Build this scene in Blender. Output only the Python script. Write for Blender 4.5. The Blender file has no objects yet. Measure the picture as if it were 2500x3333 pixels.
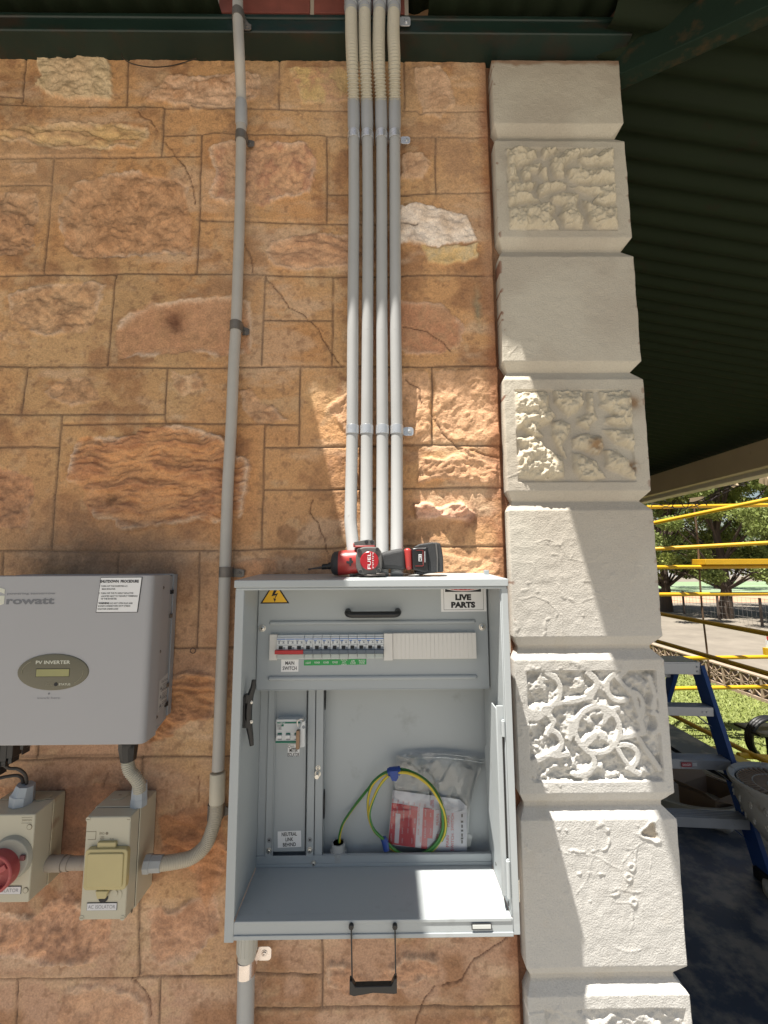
import bpy, math, random
import numpy as np
from mathutils import Vector, Matrix
random.seed(7)
sc = bpy.context.scene
COL = sc.collection
# ------------------------------------------------------------------ camera
F = 1425.; PITCH = 6.6; YAW = -.6; ROLL = -.3; CAM = Vector((0, -.97, 1.6))
cd = bpy.data.cameras.new('camera'); co = bpy.data.objects.new('camera', cd); COL.objects.link(co); sc.camera = co
cd.sensor_fit = 'HORIZONTAL'; cd.sensor_width = 36; cd.lens = F/2500*36; cd.clip_start = .02; cd.clip_end = 600
CM = Matrix.Rotation(math.radians(YAW), 3, 'Z') @ Matrix.Rotation(math.radians(90+PITCH), 3, 'X') @ Matrix.Rotation(math.radians(ROLL), 3, 'Z')
co.matrix_world = Matrix.Translation(CAM) @ CM.to_4x4()
# ------------------------------------------------------------------ light
KZ, KX = 4.6, 1.10                       # sun slope: per metre towards the wall it drops KZ and moves KX to the right
S = Vector((-KX, -1, KZ)).normalized()
w = bpy.data.worlds.new('World'); sc.world = w; w.use_nodes = True
nt = w.node_tree; bg = nt.nodes['Background']; sky = nt.nodes.new('ShaderNodeTexSky')
sky.sky_type = 'NISHITA'; sky.sun_disc = False; sky.sun_elevation = math.asin(S.z); sky.sun_rotation = math.atan2(S.x, S.y)
sky.altitude = 100; sky.air_density = 1; sky.dust_density = 1.5; sky.ozone_density = 1
hz = nt.nodes.new('ShaderNodeMix'); hz.data_type = 'RGBA'; hz.blend_type = 'MULTIPLY'; hz.inputs[0].default_value = 1; hz.inputs[7].default_value = (1.08, .98, .85, 1)
nt.links.new(sky.outputs[0], hz.inputs[6]); nt.links.new(hz.outputs[2], bg.inputs[0]); bg.inputs[1].default_value = .052
sl = bpy.data.lights.new('sun', 'SUN'); sl.energy = 5.0; sl.angle = math.radians(.5); sl.color = (1, .95, .87)
so = bpy.data.objects.new('sun', sl); COL.objects.link(so); so.rotation_euler = S.to_track_quat('Z', 'Y').to_euler(); so.location = (0, 0, 8)
sc.view_settings.view_transform = 'Standard'; sc.view_settings.look = 'None'; sc.view_settings.gamma = 1
sc.view_settings.exposure = 1.15
# ------------------------------------------------------------------ measuring helpers: photograph reading -> point on a real plane
def ray(px, py): return CM @ Vector((px-1250, 1666.5-py, -F))
def V(px, py, y):
    d = ray(px, py); t = (y-CAM.y)/d.y; return CAM + d*t
def VX(px, py, x):
    d = ray(px, py); t = (x-CAM.x)/d.x; return CAM + d*t
def VZ(px, py, z):
    d = ray(px, py); t = (z-CAM.z)/d.z; return CAM + d*t
CR = {'1': (0, 0, .7535), '2': (1100, 0, .844), '3': (0, 900, .7535), '4': (1250, 900, .7535), '5': (0, 1800, .4822), '6': (700, 1700, .633),
      '7': (700, 2300, .633), '8': (1700, 1900, .648), 'A': (0, 2350, .4822), 'E': (820, 1900, .4943), 'M': (780, 2230, .2847),
      'B': (1040, 2400, .3617), 'S': (2080, 1450, .2939), 'L': (2100, 2050, .3842), 'D': (960, 1700, .3255), 'I': (0, 1850, .3617), 'p': (0, 0, 1)}
def C(k, x, y): a, b, s = CR[k]; return a+s*x, b+s*y
def CV(k, x, y, Y): p = C(k, x, y); return V(p[0], p[1], Y)
# ------------------------------------------------------------------ materials
MATS = {}
def mat(name, col, rough=.5, metal=0., var=.06, vs=6., bump=.0, bs=400., spec=.5, dirt=None, ds=9., dth=.55, streak=None):
    if name in MATS: return MATS[name]
    m = bpy.data.materials.new(name); m.use_nodes = True; n = m.node_tree; N = n.nodes; L = n.links
    b = N['Principled BSDF']; b.inputs['Roughness'].default_value = rough; b.inputs['Metallic'].default_value = metal
    b.inputs['Specular IOR Level'].default_value = spec
    tc = N.new('ShaderNodeTexCoord'); no = N.new('ShaderNodeTexNoise'); no.inputs['Scale'].default_value = vs; no.inputs['Detail'].default_value = 6
    mp = N.new('ShaderNodeMapping'); L.new(tc.outputs['Object'], mp.inputs[0])
    if streak: mp.inputs['Scale'].default_value = streak
    L.new(mp.outputs[0], no.inputs['Vector'])
    mx = N.new('ShaderNodeMix'); mx.data_type = 'RGBA'
    c = np.array(col); mx.inputs[6].default_value = (*(c*(1-var)), 1); mx.inputs[7].default_value = (*np.minimum(c*(1+var), 1), 1)
    L.new(no.outputs[0], mx.inputs[0]); out = mx.outputs[2]
    if dirt is not None:
        n2 = N.new('ShaderNodeTexNoise'); n2.inputs['Scale'].default_value = ds; n2.inputs['Detail'].default_value = 8; n2.inputs['Roughness'].default_value = .65
        L.new(mp.outputs[0], n2.inputs['Vector'])
        mr = N.new('ShaderNodeMapRange'); mr.inputs[1].default_value = dth; mr.inputs[2].default_value = dth+.14; L.new(n2.outputs[0], mr.inputs[0])
        m2 = N.new('ShaderNodeMix'); m2.data_type = 'RGBA'; m2.inputs[7].default_value = (*dirt, 1)
        L.new(mr.outputs[0], m2.inputs[0]); L.new(out, m2.inputs[6]); out = m2.outputs[2]
    L.new(out, b.inputs['Base Color'])
    rr = N.new('ShaderNodeMapRange'); rr.inputs[3].default_value = max(rough-.08, .03); rr.inputs[4].default_value = min(rough+.08, 1); L.new(no.outputs[0], rr.inputs[0]); L.new(rr.outputs[0], b.inputs['Roughness'])
    if bump:
        nb = N.new('ShaderNodeTexNoise'); nb.inputs['Scale'].default_value = bs; nb.inputs['Detail'].default_value = 3; L.new(tc.outputs['Object'], nb.inputs['Vector'])
        bu = N.new('ShaderNodeBump'); bu.inputs['Strength'].default_value = bump; bu.inputs['Distance'].default_value = .001
        L.new(nb.outputs[0], bu.inputs['Height']); L.new(bu.outputs[0], b.inputs['Normal'])
    MATS[name] = m; return m
def vmat(name, rough=.9, bump=.5, bs=260., grain=.12, bd=.002):
    m = bpy.data.materials.new(name); m.use_nodes = True; n = m.node_tree; N = n.nodes; L = n.links
    b = N['Principled BSDF']; b.inputs['Roughness'].default_value = rough; b.inputs['Specular IOR Level'].default_value = .25
    at = N.new('ShaderNodeAttribute'); at.attribute_name = 'Col'; tc = N.new('ShaderNodeTexCoord')
    no = N.new('ShaderNodeTexNoise'); no.inputs['Scale'].default_value = bs; no.inputs['Detail'].default_value = 4; L.new(tc.outputs['Object'], no.inputs['Vector'])
    mr = N.new('ShaderNodeMapRange'); mr.inputs[1].default_value = .3; mr.inputs[2].default_value = .7; mr.inputs[3].default_value = 1-grain; mr.inputs[4].default_value = 1+grain; L.new(no.outputs[0], mr.inputs[0])
    mu = N.new('ShaderNodeVectorMath'); mu.operation = 'SCALE'; L.new(at.outputs['Color'], mu.inputs[0]); L.new(mr.outputs[0], mu.inputs['Scale']); L.new(mu.outputs[0], b.inputs['Base Color'])
    bu = N.new('ShaderNodeBump'); bu.inputs['Strength'].default_value = bump; bu.inputs['Distance'].default_value = bd; L.new(no.outputs[0], bu.inputs['Height']); L.new(bu.outputs[0], b.inputs['Normal'])
    return m
# ------------------------------------------------------------------ object helpers
def tag(o, label=None, cat=None, group=None, kind=None):
    for k, v in (('label', label), ('category', cat), ('group', group), ('kind', kind)):
        if v: o[k] = v
    return o
def thing(name, loc, label, cat, group=None):
    o = bpy.data.objects.new(name, None); COL.objects.link(o); o.location = loc; o.empty_display_size = .05
    return tag(o, label, cat, group)
def rootloc(p):
    while p.parent: p = p.parent
    return Vector(p.location)
FT = {}
def text_mesh(s, bold=0.):
    if (s, bold) in FT: return FT[(s, bold)]
    cu = bpy.data.curves.new('t', 'FONT'); cu.body = s; cu.size = 1; cu.offset = bold; cu.resolution_u = 3
    o = bpy.data.objects.new('t', cu); COL.objects.link(o); bpy.context.view_layer.update()
    me = o.to_mesh(); vs = [(v.co.x, v.co.y) for v in me.vertices]; fs = [tuple(p.vertices) for p in me.polygons]
    o.to_mesh_clear(); bpy.data.objects.remove(o); bpy.data.curves.remove(cu)
    if vs:
        x0 = min(v[0] for v in vs); x1 = max(v[0] for v in vs); y0 = min(v[1] for v in vs); y1 = max(v[1] for v in vs)
    else: x0 = x1 = y0 = y1 = 0
    FT[(s, bold)] = (vs, fs, x0, x1, y0, y1); return FT[(s, bold)]
class MB:
    def __init__(s): s.v = []; s.f = []; s.m = []
    def add(s, vs, fs, mi=0):
        n = len(s.v); s.v += [Vector(v) for v in vs]; s.f += [tuple(i+n for i in f) for f in fs]
        s.m += (mi if isinstance(mi, list) else [mi]*len(fs)); return s
    def box(s, x0, x1, y0, y1, z0, z1, mi=0):
        vs = [(x, y, z) for x in (x0, x1) for y in (y0, y1) for z in (z0, z1)]
        return s.add(vs, [(0, 1, 3, 2), (4, 6, 7, 5), (0, 4, 5, 1), (2, 3, 7, 6), (0, 2, 6, 4), (1, 5, 7, 3)], mi)
    def obox(s, c, ux, uy, uz, mi=0):      # oriented box, half-axis vectors
        c = Vector(c); ux, uy, uz = Vector(ux), Vector(uy), Vector(uz)
        vs = [c+a*ux+b*uy+d*uz for a in (-1, 1) for b in (-1, 1) for d in (-1, 1)]
        return s.add(vs, [(0, 1, 3, 2), (4, 6, 7, 5), (0, 4, 5, 1), (2, 3, 7, 6), (0, 2, 6, 4), (1, 5, 7, 3)], mi)
    def beam(s, a, b, w, h, mi=0, up=(0, 0, 1)):   # bar a->b, width w, height h
        a, b = Vector(a), Vector(b); d = (b-a); n = d.normalized(); u = Vector(up); sd = n.cross(u).normalized(); u2 = sd.cross(n).normalized()
        return s.obox((a+b)/2, d/2, sd*w/2, u2*h/2, mi)
    def prism(s, pts, ya, yb, mi=0):       # polygon of (x,z) extruded from ya (front) to yb
        n = len(pts); vs = [(p[0], ya, p[1]) for p in pts]+[(p[0], yb, p[1]) for p in pts]
        fs = [tuple(range(n)), tuple(range(2*n-1, n-1, -1))]+[(i, i+n, (i+1) % n+n, (i+1) % n) for i in range(n)]
        return s.add(vs, fs, mi)
    def tube(s, path, r, seg=16, mi=0, cap=True, twist=0., stripes=None):
        P = [Vector(p) for p in path]; n = len(P); R = r if isinstance(r, (list, tuple)) else [r]*n
        T = [(P[min(i+1, n-1)]-P[max(i-1, 0)]).normalized() for i in range(n)]
        u = T[0].orthogonal().normalized(); vs = []; ang = 0
        for i in range(n):
            u = (u-T[i]*u.dot(T[i])).normalized(); w = T[i].cross(u)
            if i: ang += twist*(P[i]-P[i-1]).length
            for k in range(seg):
                a = 2*math.pi*k/seg+ang; vs.append(P[i]+(u*math.cos(a)+w*math.sin(a))*R[i])
        fs = []; mm = []
        for i in range(n-1):
            for k in range(seg):
                k2 = (k+1) % seg; fs.append((i*seg+k, i*seg+k2, (i+1)*seg+k2, (i+1)*seg+k))
                mm.append(stripes[k % len(stripes)] if stripes else mi)
        if cap: fs += [tuple(range(seg-1, -1, -1)), tuple((n-1)*seg+k for k in range(seg))]; mm += [mi, mi]
        return s.add(vs, fs, mm)
    def lathe(s, c, ax, prof, seg=40, mi=0):      # prof: (radius, distance along ax)
        c, ax = Vector(c), Vector(ax).normalized(); u = ax.orthogonal().normalized(); w = ax.cross(u)
        vs = [c+ax*h+(u*math.cos(2*math.pi*k/seg)+w*math.sin(2*math.pi*k/seg))*r for r, h in prof for k in range(seg)]
        return s.add(vs, [(i*seg+k, i*seg+(k+1) % seg, (i+1)*seg+(k+1) % seg, (i+1)*seg+k) for i in range(len(prof)-1) for k in range(seg)], mi)
    def cyl(s, a, b, r, seg=20, mi=0, r2=None): return s.tube([a, b], [r, r if r2 is None else r2], seg, mi)
    def disc(s, c, n, r, h, seg=20, mi=0):
        c, n = Vector(c), Vector(n).normalized(); return s.cyl(c, c+n*h, r, seg, mi)
    def screw(s, c, n=(0, -1, 0), r=.005, mi=0, dm=1):
        c, n = Vector(c), Vector(n).normalized()
        s.tube([c, c+n*r*.2, c+n*r*.22], [r*1.35, r*1.35, r*1.25], 16, mi)
        s.tube([c+n*r*.2, c+n*r*.55, c+n*r*.7], [r, r*.85, r*.5], 14, mi); s.cyl(c+n*r*.55, c+n*r*.73, r*.34, 6, dm); return s
    def grid(s, fn, nu, nv, mi=0, closed=False):
        vs = [fn(i/(nu-1), j/(nv-1)) for j in range(nv) for i in range(nu)]
        return s.add(vs, [(j*nu+i, j*nu+i+1, (j+1)*nu+i+1, (j+1)*nu+i) for j in range(nv-1) for i in range(nu-1)], mi)
    def text(s, t, o, h, w=None, u=(1, 0, 0), v=(0, 0, 1), mi=1, align='c', bold=0.):
        vs, fs, x0, x1, y0, y1 = text_mesh(t, bold)
        if not vs: return s
        o, u, v = Vector(o), Vector(u), Vector(v); sy = h/.72; sx = sy
        if w: sx = w/(x1-x0)
        ox = {'c': (x0+x1)/2, 'l': x0, 'r': x1}[align]
        return s.add([o+u*((a-ox)*sx)+v*((b-.35)*sy) for a, b in vs], fs, mi)
    def build(s, name, mats, parent=None, bevel=0., smooth=True, seg=2, ang=35, label=None):
        if not isinstance(mats, (list, tuple)): mats = [mats]
        if parent: off = rootloc(parent)
        else:
            A = np.array([tuple(v) for v in s.v]); off = Vector(((A[:, 0].min()+A[:, 0].max())/2, (A[:, 1].min()+A[:, 1].max())/2, A[:, 2].min()))
        me = bpy.data.meshes.new(name); me.from_pydata([v-off for v in s.v], [], s.f); me.update()
        for m in mats: me.materials.append(m)
        for p, mi in zip(me.polygons, s.m): p.material_index = mi
        o = bpy.data.objects.new(name, me); COL.objects.link(o)
        if smooth:
            me.polygons.foreach_set('use_smooth', [True]*len(me.polygons)); me.set_sharp_from_angle(angle=math.radians(ang))
        if parent: o.parent = parent
        else: o.location = off
        if bevel:
            b = o.modifiers.new('bevel', 'BEVEL'); b.width = bevel; b.segments = seg; b.limit_method = 'ANGLE'; b.angle_limit = math.radians(40); b.harden_normals = False
        if label: o['label'] = label
        return o
def spline(pts, n=8):
    P = [Vector(p) for p in pts]; P = [P[0]*2-P[1]]+P+[P[-1]*2-P[-2]]; out = []
    for i in range(1, len(P)-2):
        a, b, c, d = P[i-1:i+3]
        for k in range(n):
            t = k/n; out.append(.5*((2*b)+(c-a)*t+(2*a-5*b+4*c-d)*t*t+(3*b-a-3*c+d)*t**3))
    out.append(P[-2]); return out
def resample(pts, step):
    out = [pts[0]]; acc = 0
    for a, b in zip(pts, pts[1:]):
        L = (b-a).length
        while acc+L >= step and L > 1e-9:
            t = (step-acc)/L; a = a+(b-a)*t; out.append(a.copy()); L = (b-a).length; acc = 0
        acc += L
    return out
def rrect(x0, x1, z0, z1, r, n=4):
    out = []
    for cx, cz, a0 in ((x1-r, z1-r, 0), (x0+r, z1-r, 90), (x0+r, z0+r, 180), (x1-r, z0+r, 270)):
        for k in range(n+1):
            a = math.radians(a0+90*k/n); out.append((cx+r*math.cos(a), cz+r*math.sin(a)))
    return out
# ------------------------------------------------------------------ numpy noise for carved stone
RT = np.random.RandomState(5).rand(256, 256).astype(np.float32)
def vn(x, z, seed=0):
    i = np.floor(x).astype(int); j = np.floor(z).astype(int); u = x-i; v = z-j; u = u*u*(3-2*u); v = v*v*(3-2*v)
    i = i+seed*37; j = j+seed*91
    g = lambda a, b: RT[a % 256, b % 256]
    return (g(i, j)*(1-u)+g(i+1, j)*u)*(1-v)+(g(i, j+1)*(1-u)+g(i+1, j+1)*u)*v
def fbm(x, z, sc_, oc=4, seed=0, gain=.5, sx=1., sz=1.):
    r = 0; a = 1; t = 0; f = sc_
    for k in range(oc): r = r+a*vn(x*f*sx, z*f*sz, seed+k); t += a; a *= gain; f *= 2.03
    return r/t
def ridged(x, z, sc_, oc=3, seed=0, sx=1., sz=1.):
    r = 0; a = 1; t = 0; f = sc_
    for k in range(oc): r = r+a*(1-np.abs(2*vn(x*f*sx, z*f*sz, seed+k)-1)); t += a; a *= .55; f *= 2.1
    return r/t
def worley(x, z, sc_, sx=1., sz=1., seed=0):
    x = x*sc_*sx; z = z*sc_*sz; i = np.floor(x).astype(int); j = np.floor(z).astype(int); f1 = np.full(x.shape, 9., np.float32); f2 = f1.copy(); idv = np.zeros(x.shape, np.float32)
    for a in (-1, 0, 1):
        for b in (-1, 0, 1):
            ii = (i+a+seed*13) % 256; jj = (j+b+seed*29) % 256; px_ = i+a+.1+.8*RT[ii, jj]; pz_ = j+b+.1+.8*RT[jj, (ii+57) % 256]; d = np.hypot(x-px_, z-pz_)
            n = d < f1; f2 = np.where(n, f1, np.minimum(f2, d)); idv = np.where(n, RT[(ii+7) % 256, (jj+3) % 256], idv); f1 = np.where(n, d, f1)
    return f2-f1, idv, f1
def sm(a, b, x): t = np.clip((x-a)/(b-a), 0, 1); return t*t*(3-2*t)
def seg_dist(X, Z, pts):
    d = np.full(X.shape, 9., np.float32)
    for (x0, z0), (x1, z1) in zip(pts, pts[1:]):
        m = (X > min(x0, x1)-.06) & (X < max(x0, x1)+.06) & (Z > min(z0, z1)-.06) & (Z < max(z0, z1)+.06)
        if not m.any(): continue
        xx = X[m]; zz = Z[m]; dx, dz = x1-x0, z1-z0; t = np.clip(((xx-x0)*dx+(zz-z0)*dz)/(dx*dx+dz*dz+1e-12), 0, 1)
        d[m] = np.minimum(d[m], np.hypot(xx-x0-t*dx, zz-z0-t*dz))
    return d
def poly_sd(X, Z, pts):
    P = list(pts)+[pts[0]]; d = seg_dist(X, Z, P); ins = np.zeros(X.shape, bool)
    for (x0, z0), (x1, z1) in zip(P, P[1:]):
        c = ((z0 > Z) != (z1 > Z)) & (X < (x1-x0)*(Z-z0)/(z1-z0+1e-12)+x0); ins ^= c
    return np.where(ins, d, -d)
def field_mesh(name, X, Yy, Z, colr, mats, parent=None, extra=None):
    nz, nx = X.shape; vs = np.stack([X, Yy, Z], -1).reshape(-1, 3).astype(np.float32)
    ii = np.arange(nz*nx).reshape(nz, nx); q = np.stack([ii[:-1, :-1], ii[:-1, 1:], ii[1:, 1:], ii[1:, :-1]], -1).reshape(-1, 4)
    me = bpy.data.meshes.new(name); me.vertices.add(len(vs)); me.vertices.foreach_set('co', vs.ravel())
    me.loops.add(q.size); me.loops.foreach_set('vertex_index', q.ravel().astype(np.int32)); me.polygons.add(len(q))
    me.polygons.foreach_set('loop_start', np.arange(0, q.size, 4, dtype=np.int32)); me.polygons.foreach_set('loop_total', np.full(len(q), 4, np.int32))
    me.update(calc_edges=True); me.polygons.foreach_set('use_smooth', np.ones(len(q), bool))
    at = me.attributes.new('Col', 'FLOAT_COLOR', 'POINT'); c4 = np.ones((len(vs), 4), np.float32); c4[:, :3] = np.clip(colr.reshape(-1, 3), 0, 1); at.data.foreach_set('color', c4.ravel())
    me.materials.append(mats); o = bpy.data.objects.new(name, me); COL.objects.link(o)
    if parent: o.parent = parent
    return o
def W2(k, *pts): return [(lambda q: (q.x, q.z))(CV(k, x, y, 0)) for x, y in pts]
# ================================================================== the stone building
house = thing('stone_building', (0, 0, 0), 'old sandstone building with coursed stone wall and cream painted corner pilaster', 'building')
xs = np.arange(-1.45, .3001, .00255, dtype=np.float32); zs = np.arange(.42, 3.0, .00265, dtype=np.float32)
X, Z = np.meshgrid(xs, zs)
wx = X+.006*(fbm(X, Z, 9, 3, 11)-.5); wz = Z+.006*(fbm(X, Z, 9, 3, 21)-.5)
JT = [('1', (0,455),(540,462),(800,463),(1020,465),(1210,468),(1500,478)),('1',(0,415),(100,418)),('1',(108,215),(100,455)),('1',(555,215),(545,462)),('1',(1208,225),(1205,468)),
 ('1',(710,580),(870,578),(930,570),(1060,578),(1500,588)),('1',(712,463),(698,672)),('1',(0,683),(865,672)),('1',(873,578),(848,1180)),('1',(1410,588),(1410,960)),('1',(1415,838),(1500,838)),
 ('1',(862,947),(1060,957),(1500,965)),('1',(0,797),(222,798)),('1',(232,685),(190,1180)),('1',(0,1185),(850,1182),(1150,1187),(1500,1193)),
 ('3',(502,-12),(463,382)),('3',(1148,-8),(1130,380)),('3',(1145,188),(1435,190)),('3',(1440,-5),(1435,385)),('3',(0,388),(720,392),(1040,388),(1490,388)),('3',(118,395),(95,592)),
 ('3',(723,395),(710,635)),('3',(1297,392),(1290,725)),('3',(0,595),(710,597)),('3',(272,637),(980,633),(1290,638)),('3',(268,600),(218,1183)),('3',(0,735),(255,735)),('3',(1140,640),(1128,1185)),
 ('3',(1140,735),(1490,735)),('3',(1140,922),(1490,918)),('3',(0,1185),(450,1188),(950,1185),(1490,1170)),('3',(510,1190),(505,1400)),('5',(1345,0),(1325,640)),('5',(1170,640),(1570,638)),
 ('3',(8,1190),(5,1400)),('A',(-60,262),(0,262),(950,240),(1430,235),(1700,232)),('A',(255,-100),(250,255)),('A',(950,1220),(940,1735)),('A',(950,1220),(960,240)),('A',(0,1742),(800,1738),(1600,1718)),('A',(110,1742),(95,2300)),('A',(1075,1730),(1068,2300)),
 ('2',(255,200),(255,425)),('2',(250,425),(300,426),(320,440),(450,426),(575,422)),('2',(245,528),(585,522)),('2',(375,528),(380,745)),('2',(245,748),(590,735)),('2',(250,1062),(610,1058)),
 ('1',(1500,478),(1560,480)),('1',(1500,965),(1800,968)),('1',(1500,838),(1760,840)),('1',(1500,1193),(1740,1192)),('1',(1640,225),(1640,470)),
 ('4',(-120,388),(90,388),(505,380)),('4',(205,390),(208,730)),('4',(-120,735),(90,728),(510,730)),('4',(-120,920),(85,918),(520,912)),('4',(-160,1162),(140,1162),(525,1165)),
 ('7',(210,1378),(550,1385)),('7',(550,1100),(550,1560)),('7',(210,1560),(1600,1545)),('7',(560,1180),(560,900)),
 ('1',(-900,455),(0,455)),('1',(-900,683),(0,683)),('1',(-900,1185),(0,1185)),('3',(-900,388),(0,388)),('3',(-900,735),(0,735)),('3',(-900,1185),(0,1185)),('A',(-900,262),(0,262)),('A',(-900,1742),(0,1742)),
 ('1',(-330,225),(-340,683)),('1',(-250,683),(-260,1185)),('3',(-330,388),(-340,735)),('3',(-200,735),(-210,1185)),('A',(-330,262),(-340,1742))]
dj = np.full(X.shape, 9., np.float32)
for k, *p in JT: dj = np.minimum(dj, seg_dist(wx, wz, W2(k, *p)))
CK = [('1',(595,470),(610,500),(650,520),(685,570)),('1',(710,610),(760,670),(800,720),(830,790),(850,880)),('1',(1055,1040),(1070,1090),(1085,1120),(1090,1170)),
 ('3',(1150,0),(1220,80),(1245,125),(1300,160),(1370,220),(1400,280),(1430,320),(1480,385)),('4',(90,440),(150,490),(165,550)),('4',(210,600),(260,680),(320,745),(380,750),(440,775),(510,785)),
 ('3',(1350,960),(1340,1020),(1370,1060),(1400,1120),(1415,1200)),('7',(1500,1190),(1420,1250),(1330,1310),(1300,1370),(1270,1420),(1200,1435),(1130,1440),(1080,1520),(1030,1632),(1000,1700)),
 ('4',(85,218),(130,225),(190,240),(250,280),(290,320)),('5',(1120,640),(1060,1000)),('A',(880,1740),(950,1820),(1010,1900),(1010,2000)),('A',(740,330),(690,450)),('A',(1330,370),(1340,540))]
cx_ = X+.010*(fbm(X, Z, 45, 3, 31)-.5); cz_ = Z+.010*(fbm(X, Z, 45, 3, 41)-.5)
dk = np.full(X.shape, 9., np.float32)
for k, *p in CK: dk = np.minimum(dk, seg_dist(cx_, cz_, W2(k, *p)))
n1 = fbm(X, Z, 3.2, 5, 1); n2 = fbm(X, Z, 14, 4, 2); n3 = fbm(X, Z, 60, 3, 3); n4 = fbm(X, Z, 160, 2, 4); nb = fbm(X, Z, 26, 4, 6)
def cc(*c): return np.array(c, np.float32)
def mixc(a, b, t): return a*(1-t[..., None])+b*t[..., None]
hgt = np.clip((Z-.6)/(2.0), 0, 1)
col = mixc(cc(.50, .300, .195)*np.ones(X.shape+(3,), np.float32), cc(.58, .315, .145), sm(.28, .62, hgt))
col = mixc(col, cc(.55, .34, .17), sm(.46, .66, n1)*.8); col = mixc(col, cc(.34, .17, .085), sm(.50, .70, n2)*.75); col = mixc(col, cc(.66, .46, .31), sm(.56, .72, fbm(X, Z, 7, 5, 131, .6, .6, 1.6))*.55); col = mixc(col, cc(.36, .19, .11), sm(.55, .70, fbm(X, Z, 6, 5, 141, .6, .5, 1.8))*.5*sm(2.3, 1.2, Z))
col = mixc(col, cc(.58, .40, .24), sm(.60, .78, nb)*.45); col = mixc(col, cc(.26, .14, .08), sm(.62, .8, fbm(X, Z, 90, 2, 8))*.5)
# every block its own tint, level and tilt
sub_ = dj[::2, ::2]; Hh_, Ww_ = sub_.shape; lab = np.where(sub_ < .0028, -1, 0).astype(int); nl = 0; lf = lab.ravel().tolist()
for s0 in range(len(lf)):
    if lf[s0] != 0: continue
    nl += 1; lf[s0] = nl; stk = [s0]
    while stk:
        q_ = stk.pop(); r_, c_ = divmod(q_, Ww_)
        if c_ > 0 and lf[q_-1] == 0: lf[q_-1] = nl; stk.append(q_-1)
        if c_ < Ww_-1 and lf[q_+1] == 0: lf[q_+1] = nl; stk.append(q_+1)
        if r_ > 0 and lf[q_-Ww_] == 0: lf[q_-Ww_] = nl; stk.append(q_-Ww_)
        if r_ < Hh_-1 and lf[q_+Ww_] == 0: lf[q_+Ww_] = nl; stk.append(q_+Ww_)
lab = np.array(lf).reshape(Hh_, Ww_)
for _ in range(4):
    for ax__, sh in ((0, 1), (0, -1), (1, 1), (1, -1)): rl = np.roll(lab, sh, ax__); lab = np.where(lab < 0, rl, lab)
lab = np.repeat(np.repeat(np.maximum(lab, 0), 2, 0), 2, 1)[:X.shape[0], :X.shape[1]]
rb_ = np.random.RandomState(12); tv = rb_.uniform(-1, 1, (nl+1, 5)).astype(np.float32)
tint = 1+np.stack([.07*tv[:, 0], .07*tv[:, 0]+.035*tv[:, 1], .07*tv[:, 0]+.07*tv[:, 1]], -1); col = col*tint[lab]
H0 = .0022*tv[lab, 2]+.010*(tv[lab, 3]*((X*3) % 1-.5)+0)*0; H = H0+.0030*(n2-.5)+.0026*(n3-.5)+.0016*(n4-.5)+.006*(n1-.5)
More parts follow.
